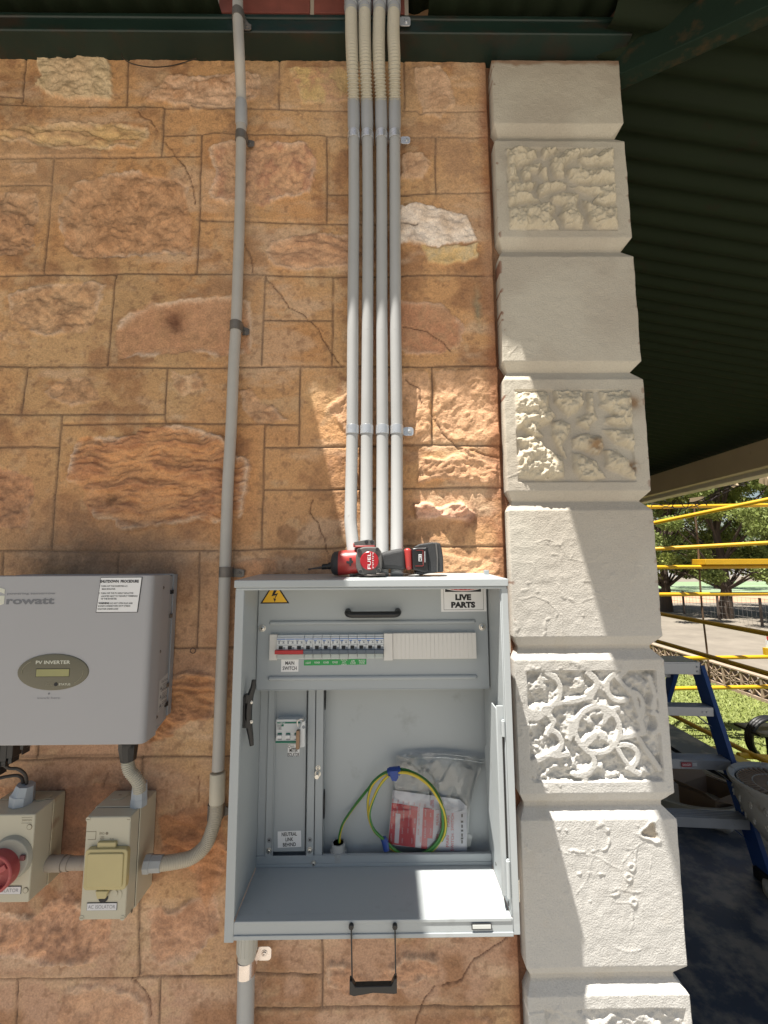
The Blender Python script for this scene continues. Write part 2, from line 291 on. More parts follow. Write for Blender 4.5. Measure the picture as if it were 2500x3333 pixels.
# exposed rough stones: polygon, colour A, colour B, relief, strata stretch (sx, sz), level, rim colour amount
PT = [('1',[(150,225),(470,225),(490,425),(440,428),(300,432),(200,400),(145,370),(190,330)],(.62,.52,.34),(.50,.40,.24),.010,(1,1.6),.004,0),
 ('1',[(625,430),(700,360),(720,330),(900,318),(1010,315),(1120,320),(1130,400),(1090,430),(980,462),(760,462),(700,440)],(.60,.40,.27),(.44,.23,.12),.009,(1,1.3),.002,.5),
 ('1',[(1240,290),(1560,270),(1560,430),(1400,450),(1300,440)],(.58,.42,.16),(.52,.26,.14),.004,(1,1),.0,.3),
 ('1',[(-60,560),(200,540),(480,530),(640,550),(650,600),(600,640),(480,650),(200,640),(0,600)],(.56,.40,.18),(.38,.20,.08),.014,(.5,2),.001,.6),
 ('1',[(320,790),(430,760),(440,740),(600,740),(760,770),(815,800),(800,850),(830,960),(830,1105),(600,1105),(320,1115),(270,1050),(250,950),(260,880)],(.46,.25,.13),(.38,.19,.09),.011,(1.2,1),-.003,.8),
 ('1',[(-90,830),(150,830),(165,900),(150,1000),(160,1070),(100,1100),(-90,1120)],(.42,.23,.12),(.26,.13,.07),.015,(1,1),-.003,.4),
 ('1',[(40,700),(170,700),(160,750),(40,755)],(.5,.31,.18),(.42,.23,.12),.007,(1,1),.0,.5),
 ('1',[(900,640),(1000,610),(1330,620),(1365,700),(1350,830),(1200,870),(1120,890),(1000,880),(905,860),(930,760)],(.52,.30,.17),(.44,.20,.12),.010,(1.3,1),.002,.75),
 ('1',[(1150,1090),(1170,1040),(1350,1010),(1640,1010),(1650,1160),(1290,1165),(1180,1150)],(.50,.29,.17),(.40,.21,.12),.010,(.7,1.5),.001,.5),
 ('3',[(20,80),(120,50),(300,20),(460,30),(430,130),(380,240),(240,260),(130,250),(40,180)],(.50,.31,.17),(.38,.21,.11),.010,(1,1.2),-.001,.6),
 ('3',[(500,210),(560,170),(650,120),(820,90),(1000,72),(1080,110),(1095,200),(1090,340),(950,345),(820,325),(650,352),(510,350),(490,270)],(.40,.19,.10),(.43,.22,.11),.0025,(1,1),-.002,1.),
 ('3',[(190,500),(260,450),(380,440),(450,540),(300,560),(220,530)],(.48,.28,.15),(.36,.2,.1),.009,(1,1),0,.4),
 ('3',[(740,410),(850,420),(870,480),(800,510),(750,470)],(.56,.37,.22),(.42,.23,.12),.006,(1,1),0,.4),
 ('3',[(1030,490),(1090,480),(1130,530),(1190,560),(1250,620),(1130,640),(1040,570)],(.50,.30,.17),(.36,.18,.09),.010,(1,1),0,.5),
 ('3',[(310,740),(340,700),(470,690),(600,680),(620,650),(800,650),(960,690),(1000,780),(1075,790),(1070,930),(1040,1050),(850,1060),(660,1090),(520,1090),(500,1050),(420,1050),(350,970),(380,930),(280,880),(300,810)],(.52,.25,.10),(.36,.14,.06),.018,(.42,1.8),.003,1.),
 ('3',[(-120,810),(60,830),(150,880),(150,970),(100,1090),(-120,1090)],(.42,.20,.10),(.32,.14,.07),.013,(1,1),-.002,.2),
 ('3',[(1190,1080),(1240,1060),(1290,1110),(1270,1160),(1200,1140)],(.30,.15,.07),(.3,.15,.07),.002,(1,1),-.002,0),
 ('3',[(1030,1215),(1190,1225),(1200,1290),(1100,1330),(950,1330),(970,1250)],(.36,.16,.08),(.44,.22,.11),.006,(1,1),-.001,.2),
 ('2',[(290,260),(400,250),(430,300),(460,400),(400,460),(320,440)],(.58,.38,.25),(.50,.29,.17),.005,(1,1),.001,.5),
 ('2',[(245,590),(330,590),(360,640),(330,690),(245,690)],(.56,.37,.23),(.50,.3,.18),.006,(1,1),.001,.4),
 ('2',[(230,790),(340,790),(500,830),(530,920),(500,930),(400,950),(330,950),(230,940)],(.86,.80,.72),(.72,.62,.52),.009,(.8,1.6),.004,0),
 ('2',[(320,952),(420,950),(530,930),(540,990),(440,1022),(340,1012)],(.62,.44,.18),(.66,.54,.32),.006,(1,1),.003,0),
 ('4',[(-100,90),(160,95),(250,110),(350,200),(330,300),(250,330),(-100,340)],(.40,.17,.09),(.46,.24,.13),.003,(1,1),-.001,.5),
 ('4',[(-240,560),(-100,440),(90,400),(200,410),(205,720),(-140,720),(-200,640)],(.56,.33,.19),(.48,.27,.14),.006,(1,1),.001,0),
 ('4',[(215,400),(500,395),(500,720),(215,715)],(.56,.33,.19),(.48,.27,.14),.006,(1,1),.001,0),
 ('4',[(130,800),(200,780),(260,790),(350,745),(430,790),(500,800),(500,900),(300,880),(140,890)],(.54,.32,.18),(.44,.24,.13),.010,(.8,1.4),.002,.2),
 ('4',[(130,985),(180,970),(260,1000),(330,970),(395,1030),(380,1060),(330,1050),(240,1050),(150,1040)],(.62,.36,.27),(.5,.24,.16),.016,(.7,1.2),.006,.4),
 ('4',[(-160,1175),(120,1190),(300,1200),(500,1220),(520,1400),(-160,1400)],(.56,.33,.18),(.46,.26,.13),.007,(.7,1.3),.001,.2),
 ('5',[(1110,830),(1300,790),(1450,820),(1450,1100),(1300,1130),(1150,1240),(1000,1270),(900,1200),(1000,1000)],(.44,.20,.08),(.28,.11,.05),.014,(.35,2),.001,.3),
 ('A',[(380,480),(520,420),(800,430),(900,600),(900,900),(600,980),(400,900)],(.34,.14,.07),(.24,.11,.06),.006,(.6,1.3),-.001,0),
 ('A',[(1060,640),(1200,600),(1480,560),(1560,1000),(1300,1010),(1080,880)],(.44,.19,.08),(.34,.13,.06),.009,(.4,1.6),.0,.2),
 ('A',[(0,1290),(260,1300),(330,1200),(500,1150),(760,1350),(750,1520),(640,1620),(400,1640),(200,1600),(-80,1600),(-80,1290)],(.50,.28,.18),(.33,.17,.11),.014,(1,1),.003,.7),
 ('A',[(1000,1280),(1160,1240),(1250,1180),(1450,1160),(1460,1400),(1400,1520),(1260,1640),(1060,1670),(1010,1600)],(.46,.26,.17),(.37,.19,.12),.010,(1,1),-.001,.5),
 ('A',[(420,1800),(600,1770),(900,1800),(1000,1950),(1010,2300),(300,2300)],(.48,.29,.19),(.40,.22,.14),.007,(1,1),.0,.5),
 ('A',[(-60,450),(150,430),(260,520),(100,620),(-60,620)],(.4,.2,.1),(.3,.14,.07),.008,(1,1),.0,0),
 ('7',[(570,1320),(700,1330),(800,1400),(1000,1275),(1150,1280),(1165,1400),(900,1450),(760,1500),(570,1440)],(.46,.26,.17),(.36,.19,.12),.010,(.7,1.3),.001,.6),
 ('7',[(1240,1600),(1400,1590),(1500,1660),(1240,1700)],(.3,.14,.08),(.4,.2,.1),.006,(1,1),.001,.2),
 ('7',[(-80,500),(40,520),(30,900),(-60,1050),(-100,900)],(.42,.18,.08),(.3,.12,.05),.008,(.5,1.5),.001,.2),
 ('1',[(-900,760),(-420,740),(-380,1000),(-900,1040)],(.5,.3,.16),(.4,.2,.1),.012,(1,1),0,.5),('3',[(-800,800),(-420,780),(-380,1000),(-800,1090)],(.5,.3,.16),(.4,.2,.1),.012,(1,1),0,.5)]
jx = X+.020*(fbm(X, Z, 22, 4, 51)-.5)+.008*(fbm(X, Z, 110, 2, 55)-.5); jz = Z+.020*(fbm(X, Z, 22, 4, 61)-.5)+.008*(fbm(X, Z, 110, 2, 65)-.5)
for i, (k, pts, ca, cb, amp, (sx, sz), lev, rim) in enumerate(PT):
    P = W2(k, *pts); x0 = min(p[0] for p in P)-.04; x1 = max(p[0] for p in P)+.04; z0 = min(p[1] for p in P)-.04; z1 = max(p[1] for p in P)+.04
    i0, i1 = np.searchsorted(xs, [x0, x1]); j0, j1 = np.searchsorted(zs, [z0, z1])
    if i1-i0 < 2 or j1-j0 < 2: continue
    s_ = (slice(j0, j1), slice(i0, i1)); sd = poly_sd(jx[s_], jz[s_], P); mk = sm(-.002, .005, sd)
    tilt = (i*1.7) % .5-.25
    xr = X[s_]+tilt*Z[s_]; zr = Z[s_]-tilt*X[s_]; dx_ = .02*(fbm(xr, zr, 16, 3, i)-.5)
    r = ridged(xr+dx_, zr+dx_, 17, 4, i*3, sx, sz); st = fbm(xr+dx_*2, zr+dx_*2, 30, 4, i*5, .6, sx, sz); f9 = fbm(xr+dx_, zr+dx_, 95, 3, i*7, .6, sx, sz); fc = np.floor(st*9)/9
    h = amp*1.15*((fc-.5)*.8+(st-.5)*.9+(r-.5)*.5+(f9-.5)*.25)+lev
    bs_ = np.array((.60, .35, .18)); ca = (np.array(ca)*1.20+.03)*.70+bs_*.32; cb = (np.array(cb)*1.15+.03)*.70+bs_*.26; c = mixc(cc(*ca)*np.ones(sd.shape+(3,), np.float32), cc(*cb), sm(.35, .65, st)); c = mixc(c, cc(*cb)*.6, sm(.72, .9, r)*.5*min(1, amp*90)); c = mixc(c, cc(*ca)*1.35, sm(.55, .75, f9)*.28); c = mixc(c, cc(*cb)*.55, sm(.45, .28, f9)*.3)
    c = mixc(c, cc(*ca)*1.15, sm(.5, .8, fbm(X[s_], Z[s_], 70, 3, i+9))*.4)
    if rim:
        rm = np.exp(-(np.maximum(sd, 0)/.010)**2)*rim*sm(.35, .55, fbm(X[s_], Z[s_], 18, 3, i+70)); c = mixc(c, cc(.80, .62, .46), rm*.75)
        h = h+.004*rm
    H[s_] = H[s_]*(1-mk*.7)+h*mk; col[s_] = mixc(col[s_], c, mk)
jm = np.exp(-(dj/.0021)**2); jb = np.exp(-(dj/.010)**2); H = H-.0035*jm; col = mixc(col, cc(.13, .085, .06), np.clip(jm*.88*sm(.2, .42, fbm(X, Z, 20, 3, 77)+.12), 0, 1)); col = mixc(col, cc(.55, .36, .20), jb*(1-jm)*.25)
km = np.exp(-(dk/.0013)**2); H -= .003*km; col = mixc(col, cc(.12, .06, .04), km*.85)
# knots, dark spots, verdigris mark, dirt beside the pilaster, darker areas around the inverter
for k, x, y, rx, rz, c, a in (('3', 750, 195, .022, .026, (.16, .07, .04), .9), ('3', 485, 962, .012, .010, (.14, .07, .04), .8), ('4', 412, 130, .008, .045, (.22, .28, .2), .6), ('4', 380, 1050, .010, .012, (.2, .1, .07), .7),
        ('3', 330, 1140, .22, .09, (.30, .20, .13), .55), ('3', 330, 1230, .16, .05, (.16, .11, .08), .7), ('3', 700, 1240, .12, .06, (.25, .17, .12), .6), ('A', 600, 470, .14, .05, (.16, .09, .06), .7), ('A', 430, 700, .06, .12, (.18, .09, .06), .5), ('A', 1330, 800, .1, .12, (.36, .15, .06), .4)):
    q = CV(k, x, y, 0); e = np.exp(-(((jx-q.x)/rx)**2+((jz-q.z)/rz)**2)); col = mixc(col, cc(*c), np.clip(e*a*(.6+.8*fbm(X, Z, 60, 3, 90)), 0, 1)); 
    if rx < .03: H -= .006*e
xe = V(1640, 1240, -.02).x
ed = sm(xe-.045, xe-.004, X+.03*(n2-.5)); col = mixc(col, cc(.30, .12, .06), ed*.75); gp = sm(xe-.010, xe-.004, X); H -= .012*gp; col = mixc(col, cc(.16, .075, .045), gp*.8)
wf = sm(2.0, 2.4, Z)*sm(.55, .7, fbm(X, Z, 9, 4, 99, sx=1, sz=.35)); col = mixc(col, cc(.62, .42, .26), wf*.35)
M_wall = vmat('sandstone', .92, .6, 260, .17, .0026)
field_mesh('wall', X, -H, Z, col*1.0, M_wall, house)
del jx, jz, wx, wz, n1, n2, n3, n4, nb, cx_, cz_
M_ext = mat('stone_plain', (.42, .24, .13), .9, var=.2, vs=8, bump=.6, bs=90)
b = MB(); b.box(-6, -1.449, .01, .3, 0, 3.2); b.box(-1.449, .58, .03, .3, 0, .43); b.box(-1.449, .58, .03, .3, 2.99, 3.25); b.build('wall_extension', M_ext, house)
# ---- corner pilaster: chamfered blocks, every second one carved
p = .02; L0 = xe; R0 = V(2120, 1600, -p).x
zf = lambda y, yy=-p: V(1850, y, yy).z
BL = [(3.0, zf(402)), (zf(460), zf(772)), (zf(835), zf(1175)), (zf(1235), zf(1597)), (zf(1661), zf(2072)), (zf(2149), zf(2583)), (zf(2670), zf(3150)), (zf(3244), .45), (.40, .0)]
zz = np.arange(.0, zf(196), .0019); xx = np.linspace(0, 1, 176)
g = np.zeros_like(zz)+1.
for a, b_ in BL:
    hh = .0215; g = np.minimum(g, np.where((zz <= a) & (zz >= b_), 0, np.where(zz > a, (zz-a)/hh, (b_-zz)/hh)))
g = np.clip(g, 0, 1)
U, Zp = np.meshgrid(xx, zz); G = np.repeat(g[:, None], len(xx), 1)
ins = .021*G; Xp = (L0+ins*.55)+(R0-L0-ins*1.55)*U; Y0 = -p+.0135*G
er = .0025*(fbm(Zp*0+1.3, Zp, 30, 3, 5)-.5)*(U > .97); Xp = Xp+er
Hp = .0022*(fbm(Xp, Zp, 10, 3, 12)-.5)+.0016*(fbm(Xp, Zp, 60, 3, 13)-.5)
peel = ridged(Xp+.02*fbm(Xp, Zp, 20, 3, 8), Zp, 24, 3, 14); low = sm(1.9, 1.0, Zp); Hp += .0016*sm(.84, .93, peel)*sm(.50, .66, fbm(Xp, Zp, 7, 3, 15))*(.35+.65*low)
white = mixc(cc(.47, .42, .345)*np.ones(Xp.shape+(3,), np.float32), cc(.54, .495, .41), sm(.4, .65, fbm(Xp, Zp, 5, 4, 16)))
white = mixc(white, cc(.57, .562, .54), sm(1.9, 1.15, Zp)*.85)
def prect(k, a, b_): q = CV(k, *a, -p); r = CV(k, *b_, -p); return q.x, r.x, r.z, q.z
def inside(rc, soft=.003): x0, x1, z0, z1 = rc; return sm(0, soft, np.minimum(np.minimum(Xp-x0, x1-Xp), np.minimum(Zp-z0, z1-Zp)))
blob = lambda s, sx=1, sz=1: fbm(Xp+.010*(fbm(Xp, Zp, 40, 2, s)-.5), Zp+.010*(fbm(Xp, Zp, 40, 2, s+3)-.5), 38, 3, s+5, .5, sx, sz)
RK = {3: ('2', [[(648,572),(765,572),(768,600),(740,625),(690,640),(690,665),(700,690),(660,693),(650,660)],[(785,573),(858,577),(800,607),(788,600)],[(780,640),(800,640),(812,688),(795,692),(780,665)],[(710,650),(740,632),(790,625),(775,655),(745,665),(745,690),(720,695),(708,670)],
 [(880,575),(1000,572),(960,590),(900,612),(870,640),(875,678),(840,680),(820,640),(825,615),(860,600)],[(930,610),(1000,600),(1020,574),(1062,574),(1068,630),(1000,640),(960,640),(935,625)],[(885,655),(930,648),(990,655),(1070,645),(1072,708),(1020,705),(930,705),(895,690)],
 [(650,700),(690,715),(770,695),(755,725),(720,740),(785,775),(720,780),(660,795),(650,760)],[(780,710),(830,695),(885,700),(880,725),(820,738),(780,760),(770,740)],[(895,715),(960,720),(1070,710),(1076,780),(1030,795),(985,780),(1000,755),(940,735)],
 [(655,800),(740,790),(840,785),(840,810),(820,830),(855,880),(760,885),(655,888)],[(820,760),(880,745),(930,745),(925,775),(920,800),(950,840),(945,885),(880,870),(855,830),(870,790),(830,780)],[(945,765),(965,775),(985,800),(1080,800),(1082,878),(1000,882),(970,860),(955,800)]]),
 8: ('4', [[(567,498),(705,498),(715,560),(745,600),(725,620),(690,640),(665,660),(690,690),(640,700),(600,650),(567,670)],[(575,700),(620,680),(650,690),(700,740),(770,780),(780,870),(700,880),(580,870),(575,780),(600,740)],[(735,492),(860,492),(862,550),(840,575),(800,605),(765,570),(740,540)],
 [(880,500),(905,495),(905,560),(925,610),(890,640),(890,660),(840,640),(835,610),(880,590)],[(935,495),(1082,492),(1085,560),(1085,640),(1060,640),(1010,645),(955,630),(960,610),(1000,600),(940,560)],[(730,630),(770,615),(810,640),(800,680),(770,720),(790,780),(760,760),(730,690)],
 [(815,700),(870,680),(940,690),(955,730),(930,765),(880,755),(820,740)],[(945,660),(1085,660),(1088,760),(1060,740),(1000,720)],[(955,745),(1010,750),(1060,800),(1100,880),(1020,850),(960,820)],[(815,760),(860,770),(920,800),(960,870),(900,880),(850,870),(820,830)]])}
for rc, s_, dp in ((prect('2', (646, 568), (1082, 888)), 3, .010), (prect('4', (563, 488), (1092, 887)), 8, .012)):
    mk = inside(rc); q = ridged(Xp+.012*(fbm(Xp, Zp, 30, 2, s_)-.5), Zp+.012*(fbm(Xp, Zp, 30, 2, s_+9)-.5), 15, 2, s_*3, 1, 1.35)
    kk, PL = RK[s_]; sdm = np.full(Xp.shape, -9., np.float32); ax_ = Xp+.005*(fbm(Xp, Zp, 60, 2, s_)-.5); az_ = Zp+.005*(fbm(Xp, Zp, 60, 2, s_+4)-.5)
    for pl in PL: sdm = np.maximum(sdm, poly_sd(ax_, az_, [(lambda v: (v.x, v.z))(CV(kk, x, y, -p)) for x, y in pl]))
    chan = 1-sm(-.003, .004, sdm); rk = .004*sm(0, .016, sdm)+.010*(fbm(Xp, Zp, 75, 3, s_+30)-.5)+.003*(fbm(Xp, Zp, 220, 2, s_+31)-.5)
    h = (1-chan)*(.007+rk*1.9)-chan*.003; Hp = Hp*(1-mk*.5)+(h-.003)*mk
    stn = sm(.60, .72, fbm(Xp, Zp, 22, 4, s_+40))*mk*(1-chan)
    white = mixc(white, cc(.66, .57, .40), mk*(1-chan)*.45)
    if s_ == 8:
        for a, b2, r_ in ((910, 730, .016), (1078, 545, .014), (1075, 820, .012)):
            qq = CV('4', a, b2, -p); e = np.exp(-((Xp-qq.x)**2+(Zp-qq.z)**2)/r_**2); white = mixc(white, cc(.26, .15, .07), np.clip(e*1.0*sm(.35, .6, fbm(Xp, Zp, 90, 3, 4)+.15), 0, .85))
# scroll panel
rc = prect('8', (22, 440), (715, 992)); mk = inside(rc)
q8 = lambda pts: [(lambda v: (v.x, v.z))(CV('8', x, y, -p)) for x, y in pts]
def arc(cx, cy, rx, ry, a0, a1, n=14): return [(cx+rx*math.cos(math.radians(a0+(a1-a0)*i/n)), cy-ry*math.sin(math.radians(a0+(a1-a0)*i/n))) for i in range(n+1)]
bands = [arc(380, 735, 112, 118, 0, 360, 28), arc(110, 540, 85, 90, 80, -90), arc(60, 600, 80, 80, -60, -110, 6), arc(290, 500, 85, 60, 60, -60), [(330, 450), (385, 500), (350, 570), (270, 590), (160, 610)], arc(500, 520, 75, 70, 120, 290),
         [(520, 440), (480, 480), (560, 560), (600, 690), (610, 750), (500, 775)], [(160, 610), (130, 650), (160, 700), (130, 760)], arc(140, 800, 60, 60, 90, -80), [(140, 860), (60, 900), (60, 960)], arc(290, 900, 75, 65, 60, -110), [(230, 860), (170, 870), (140, 860)],
         arc(520, 870, 65, 60, 110, -80), [(590, 780), (640, 860), (690, 930)], [(480, 830), (540, 930), (590, 960)], arc(560, 620, 50, 70, 100, -60), [(640, 470), (670, 560), (660, 620)], arc(660, 700, 30, 50, 90, -90), [(250, 700), (240, 780)], [(40, 650), (120, 650)]]
db = np.full(Xp.shape, 9., np.float32); jxp = Xp+.004*(fbm(Xp, Zp, 50, 2, 6)-.5); jzp = Zp+.004*(fbm(Xp, Zp, 50, 2, 7)-.5)
for bnd in bands: db = np.minimum(db, seg_dist(jxp, jzp, q8(bnd)))
bd_ = sm(.0072, .0054, db); rk = .022*(blob(44)-.5)+.011*(fbm(Xp, Zp, 110, 3, 45)-.5)+.006*(fbm(Xp, Zp, 40, 3, 47)-.5)
cc0 = q8([(380, 735)])[0]; cross = np.minimum(np.abs((Xp-cc0[0])+(Zp-cc0[1])), np.abs((Xp-cc0[0])-(Zp-cc0[1]))); incir = np.hypot(Xp-cc0[0], Zp-cc0[1]) < .045
lv = np.where(incir, sm(.016, .004, cross)*.010, .0); Hp = Hp*(1-mk*.6)+mk*(bd_*(-.0005)+(1-bd_)*np.clip(-.0080+rk*1.15+lv, -.015, -.0008))
# last carved block at the bottom of the frame
rc = (prect('8', (112, 2145), (835, 2400))[0], prect('8', (112, 2145), (842, 2400))[1], .50, CV('8', 100, 2145, -p).z); mk = inside(rc); q = ridged(Xp, Zp, 17, 2, 71); chan = sm(.7, .8, q)
Hp = Hp*(1-mk*.5)+mk*((1-chan)*(-.006+.010*(fbm(Xp, Zp, 80, 3, 72)-.5))-chan*.001)
# plaster cracks and the broken patch
pc = [('8',(200,1350),(270,1365),(350,1360),(420,1395),(500,1440)),('8',(370,1240),(370,1330),(340,1420),(330,1480),(270,1560)),('8',(560,1245),(620,1290),(560,1330),(500,1400)),('8',(520,1330),(560,1330),(555,1380)),('8',(440,1550),(480,1530),(560,1550)),
      ('8',(470,1600),(530,1600),(560,1610)),('8',(636,1310),(650,1370),(635,1470)),('4',(660,1150),(700,1135),(760,1160),(800,1220),(860,1230)),('4',(760,1220),(770,1300)),('8',(0,80),(60,60),(130,90),(200,160),(200,260)),('8',(300,90),(360,70)),('8',(550,1640),(560,1700),(540,1760)),('8',(470,1830),(530,1850),(590,1840)),('4',(540,330),(580,300),(640,330)),('4',(530,870),(600,840))]
dc = np.full(Xp.shape, 9., np.float32)
for k, *pts in pc: dc = np.minimum(dc, seg_dist(jxp, jzp, [(lambda v: (v.x, v.z))(CV(k, x, y, -p)) for x, y in pts]))
Hp += .0007*np.exp(-(dc/.0014)**2)
for px, py in ((548, 1425), (535, 1475), (560, 1600)):
    v = CV('8', px, py, -p); rr_ = np.hypot(Xp-v.x, Zp-v.z); Hp += .002*np.exp(-((rr_-.006)/.0025)**2)
v = CV('8', 645, 1248, -p); ang = np.arctan2(Zp-v.z, Xp-v.x); rr_ = np.hypot(Xp-v.x, Zp-v.z)*(1+.25*np.sin(ang*3+1)+.2*(fbm(Xp, Zp, 90, 2, 3)-.5)); hm = sm(.0150, .0125, rr_)
Hp = Hp*(1-hm)+hm*(-.008+.006*fbm(Xp, Zp, 130, 2, 81)); white = mixc(white, cc(.42, .35, .26), hm*.75); Hp += .002*np.exp(-((rr_-.0165)/.003)**2)
# rust specks near the left edge, browner tone in grooves
sp = sm(.72, .78, fbm(Xp, Zp, 70, 2, 91))*np.maximum(sm(L0+.012, L0, Xp), sm(R0-.012, R0, Xp)*.6)*sm(1.0, 1.8, Zp); white = mixc(white, cc(.22, .10, .06), sp*.9)
white = mixc(white, cc(.48, .42, .33), sm(.75, 1, G)*.35+sm(.66, .8, fbm(Xp, Zp, 18, 4, 92))*.12)
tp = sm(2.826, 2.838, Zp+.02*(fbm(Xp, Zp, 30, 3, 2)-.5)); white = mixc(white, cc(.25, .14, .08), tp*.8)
Yp = Y0-Hp
# wrap left and right sides back to the wall
def col_(xa, ya, ref): return np.stack([xa, ya], 0)
XL = Xp[:, :1]; XR = Xp[:, -1:]
Xf = np.concatenate([XL, XL, Xp, XR, XR, XR], 1); Yf = np.concatenate([np.full_like(XL, .03), np.full_like(XL, .004), Yp, np.full_like(XL, .03), np.full_like(XL, .10), np.full_like(XL, .25)], 1)
Zf = np.concatenate([Zp[:, :1]]*2+[Zp]+[Zp[:, :1]]*3, 1); Cf = np.concatenate([white[:, :1]]*2+[white]+[white[:, -1:]]*3, 1)
M_paint = vmat('masonry_paint', .75, .8, 300, .06, .0016)
field_mesh('corner_pilaster', Xf, Yf, Zf, Cf, M_paint, house)
M_side = mat('cream_render', (.55, .5, .42), .85, var=.1, bump=.5, bs=60)
b = MB(); b.box(R0-.27, R0-.03, .25, 14, -.6, 3.0); b.build('side_wall', M_side, house)
M_brick = mat('red_brick', (.22, .062, .045), .85, var=.3, vs=30, bump=.6, bs=200)
M_mort = mat('mortar', (.45, .38, .30), .9, var=.1)
z0 = V(900, 32, -.04).z; b = MB()
for i in range(2):
    xa = V(712, 12, -.035).x+i*.235; b.box(xa, xa+.225, -.035, .06, z0, z0+.074); b.box(xa, xa+.225, -.035, .06, z0+.086, z0+.16)
b.box(V(712, 12, -.035).x-.005, V(712, 12, -.035).x+.47, -.030, .05, z0-.004, z0+.16, 1); b.build('brick_course', [M_brick, M_mort], house, bevel=.002)

# ================================================================== verandah
ver = thing('verandah', (2.7, -.3, 0), 'dark green corrugated iron verandah roof with beams wrapping around the building corner', 'verandah')
M_green = mat('green_paint', (.009, .024, .018), .45, var=.35, vs=5, bump=.1, dirt=(.03, .022, .015), ds=7, dth=.52, streak=(1, 1, 2.5))
M_iron = mat('green_iron', (.014, .021, .010), .75, metal=.0, spec=.15, var=.25, vs=5, dirt=(.022, .015, .008), ds=12, dth=.6)
zt = V(900, 44, -.064).z; zb = V(900, 193, -.002).z; xr = R0+.015
b = MB()
b.box(-3, xr, -.045, .02, zb+.035, zt)                                 # web
b.prism([(-3, zb), (xr, zb), (xr, zb+.035), (-3, zb+.035)], -.060, .02) # lower flange
b.box(-3, xr, -.064, -.045, zt-.012, zt); b.build('wall_beam', M_green, ver, bevel=.003)
def corr(b, o, u, v, n, Lu, Lv, pitch=.076, amp=.009, mi=0):       # u: across ribs, v: along ribs, n: normal
    o, u, v, n = map(Vector, (o, u, v, n)); k = max(2, int(Lu/pitch*8)); vs = []
    for j in range(2):
        for i in range(k+1):
            s = Lu*i/k; vs.append(o+u*s+v*(Lv*j)+n*(amp*math.sin(2*math.pi*s/pitch)))
    b.add(vs, [(i, i+1, k+2+i, k+1+i) for i in range(k)], mi)
# front slope sheets, a gap where one length of sheeting is off
zr = zt+.045; GX0, GX1, EY = -.385, .125, -.225
b = MB(); sl_ = -.06
corr(b, (-3.2, .05, zr+.003), (1, 0, 0), Vector((0, -1, sl_)), (0, 0, 1), GX0+3.2, .95); b.build('roof_sheet', M_iron, ver)
b = MB(); corr(b, (GX0-.03, .05, zr+.10), (1, 0, 0), Vector((0, -1, sl_)), (0, 0, 1), GX1-GX0+.06, -EY+.05); b.build('roof_sheet', M_iron, ver)
b = MB(); corr(b, (GX1, .05, zr), (1, 0, 0), Vector((0, -1, sl_)), (0, 0, 1), 3.1-GX1, .95); b.build('roof_sheet', M_iron, ver)
b = MB(); b.box(-3.2, GX0, -.92, -.87, zr-.10, zr-.06); b.build('batten', M_green, ver)
# side slope
xs0 = R0-.05; xo = 2.78; zs_in = V(2030, 300, .02).z+.07; zo = VX(2490, 1425, xo).z; slp = (zo-zs_in)/(xo-xs0)
b = MB(); corr(b, (xs0, -.45, zs_in), (0, 1, 0), Vector((1, 0, slp)), (0, 0, 1), 14.5, xo-xs0+.15); b.build('roof_sheet', M_iron, ver)
h0 = V(2030, 255, -.005); d = ray(2500, 40); t = (h0.x-h0.y-(CAM.x-CAM.y))/(d.x-d.y)
t = (h0.x+h0.y-(CAM.x+CAM.y))/(d.x+d.y); h1 = CAM+d*t
b = MB(); hd = (h1-h0); b.beam(h0-hd*.05+Vector((0, 0, .045)), h1+hd*2+Vector((0, 0, .045)), .045, .10); b.build('hip_rafter', mat('green_timber', (.012, .026, .017), .7, spec=.2, var=.3, dirt=(.06, .04, .02), ds=15, dth=.55), ver, bevel=.002)
M_brownt = mat('bare_timber', (.07, .04, .022), .8, var=.4, vs=20, streak=(1, 1, .2))
b = MB(); b.beam(h0+Vector((-.02, -.02, .14)), h1+hd*1.5+Vector((-.12, -.12, .16)), .05, .06); b.build('hip_batten', M_brownt, ver)
# outer beam, cream fascia
M_cream = mat('cream_paint', (.42, .33, .21), .6, var=.12, vs=5, dirt=(.14, .09, .05), ds=14, dth=.66)
zbt = VX(2490, 1432, 2.72).z; zbb = VX(2490, 1520, 2.72).z
b = MB(); b.box(2.70, 2.78, -.3, 13, zbb, zbt); b.build('edge_beam', M_cream, ver, bevel=.004)
b = MB(); b.box(2.80, 2.92, -.3, 13, zbb-.03, zbb+.02); b.box(2.78, 2.80, -.3, 13, zbb+.03, zbb+.12); b.build('gutter', mat('gutter_paint', (.55, .5, .4), .5, var=.1), ver, bevel=.004)
for yy in (7.2, 11.5):
    b = MB(); b.cyl((2.74, yy, 0), (2.74, yy, zbb), .05, 20); b.build('post', M_cream, ver)

b = MB(); q = V(628, 2118, -.004); b.tube([q+Vector((.0055*math.cos(t), 0, .0055*math.sin(t))) for t in np.linspace(0, 6.283, 20)], .0011, 6); o = b.build('wall_ring', mat('stain_ring', (.16, .10, .07), .8), None); tag(o, 'tiny dark metal ring on the stone wall right of the inverter', 'ring')
b = MB(); b.tube(spline([V(x, y, -.02-.02*math.sin(i)) for i, (x, y) in enumerate(((395, 175), (402, 190), (430, 207), (490, 218), (550, 215), (600, 203), (640, 190)))], 6), .0012, 6); o = b.build('loose_wire', mat('wire_thin', (.05, .035, .025), .6), None); tag(o, 'thin loose wire sagging just under the green beam', 'wire')
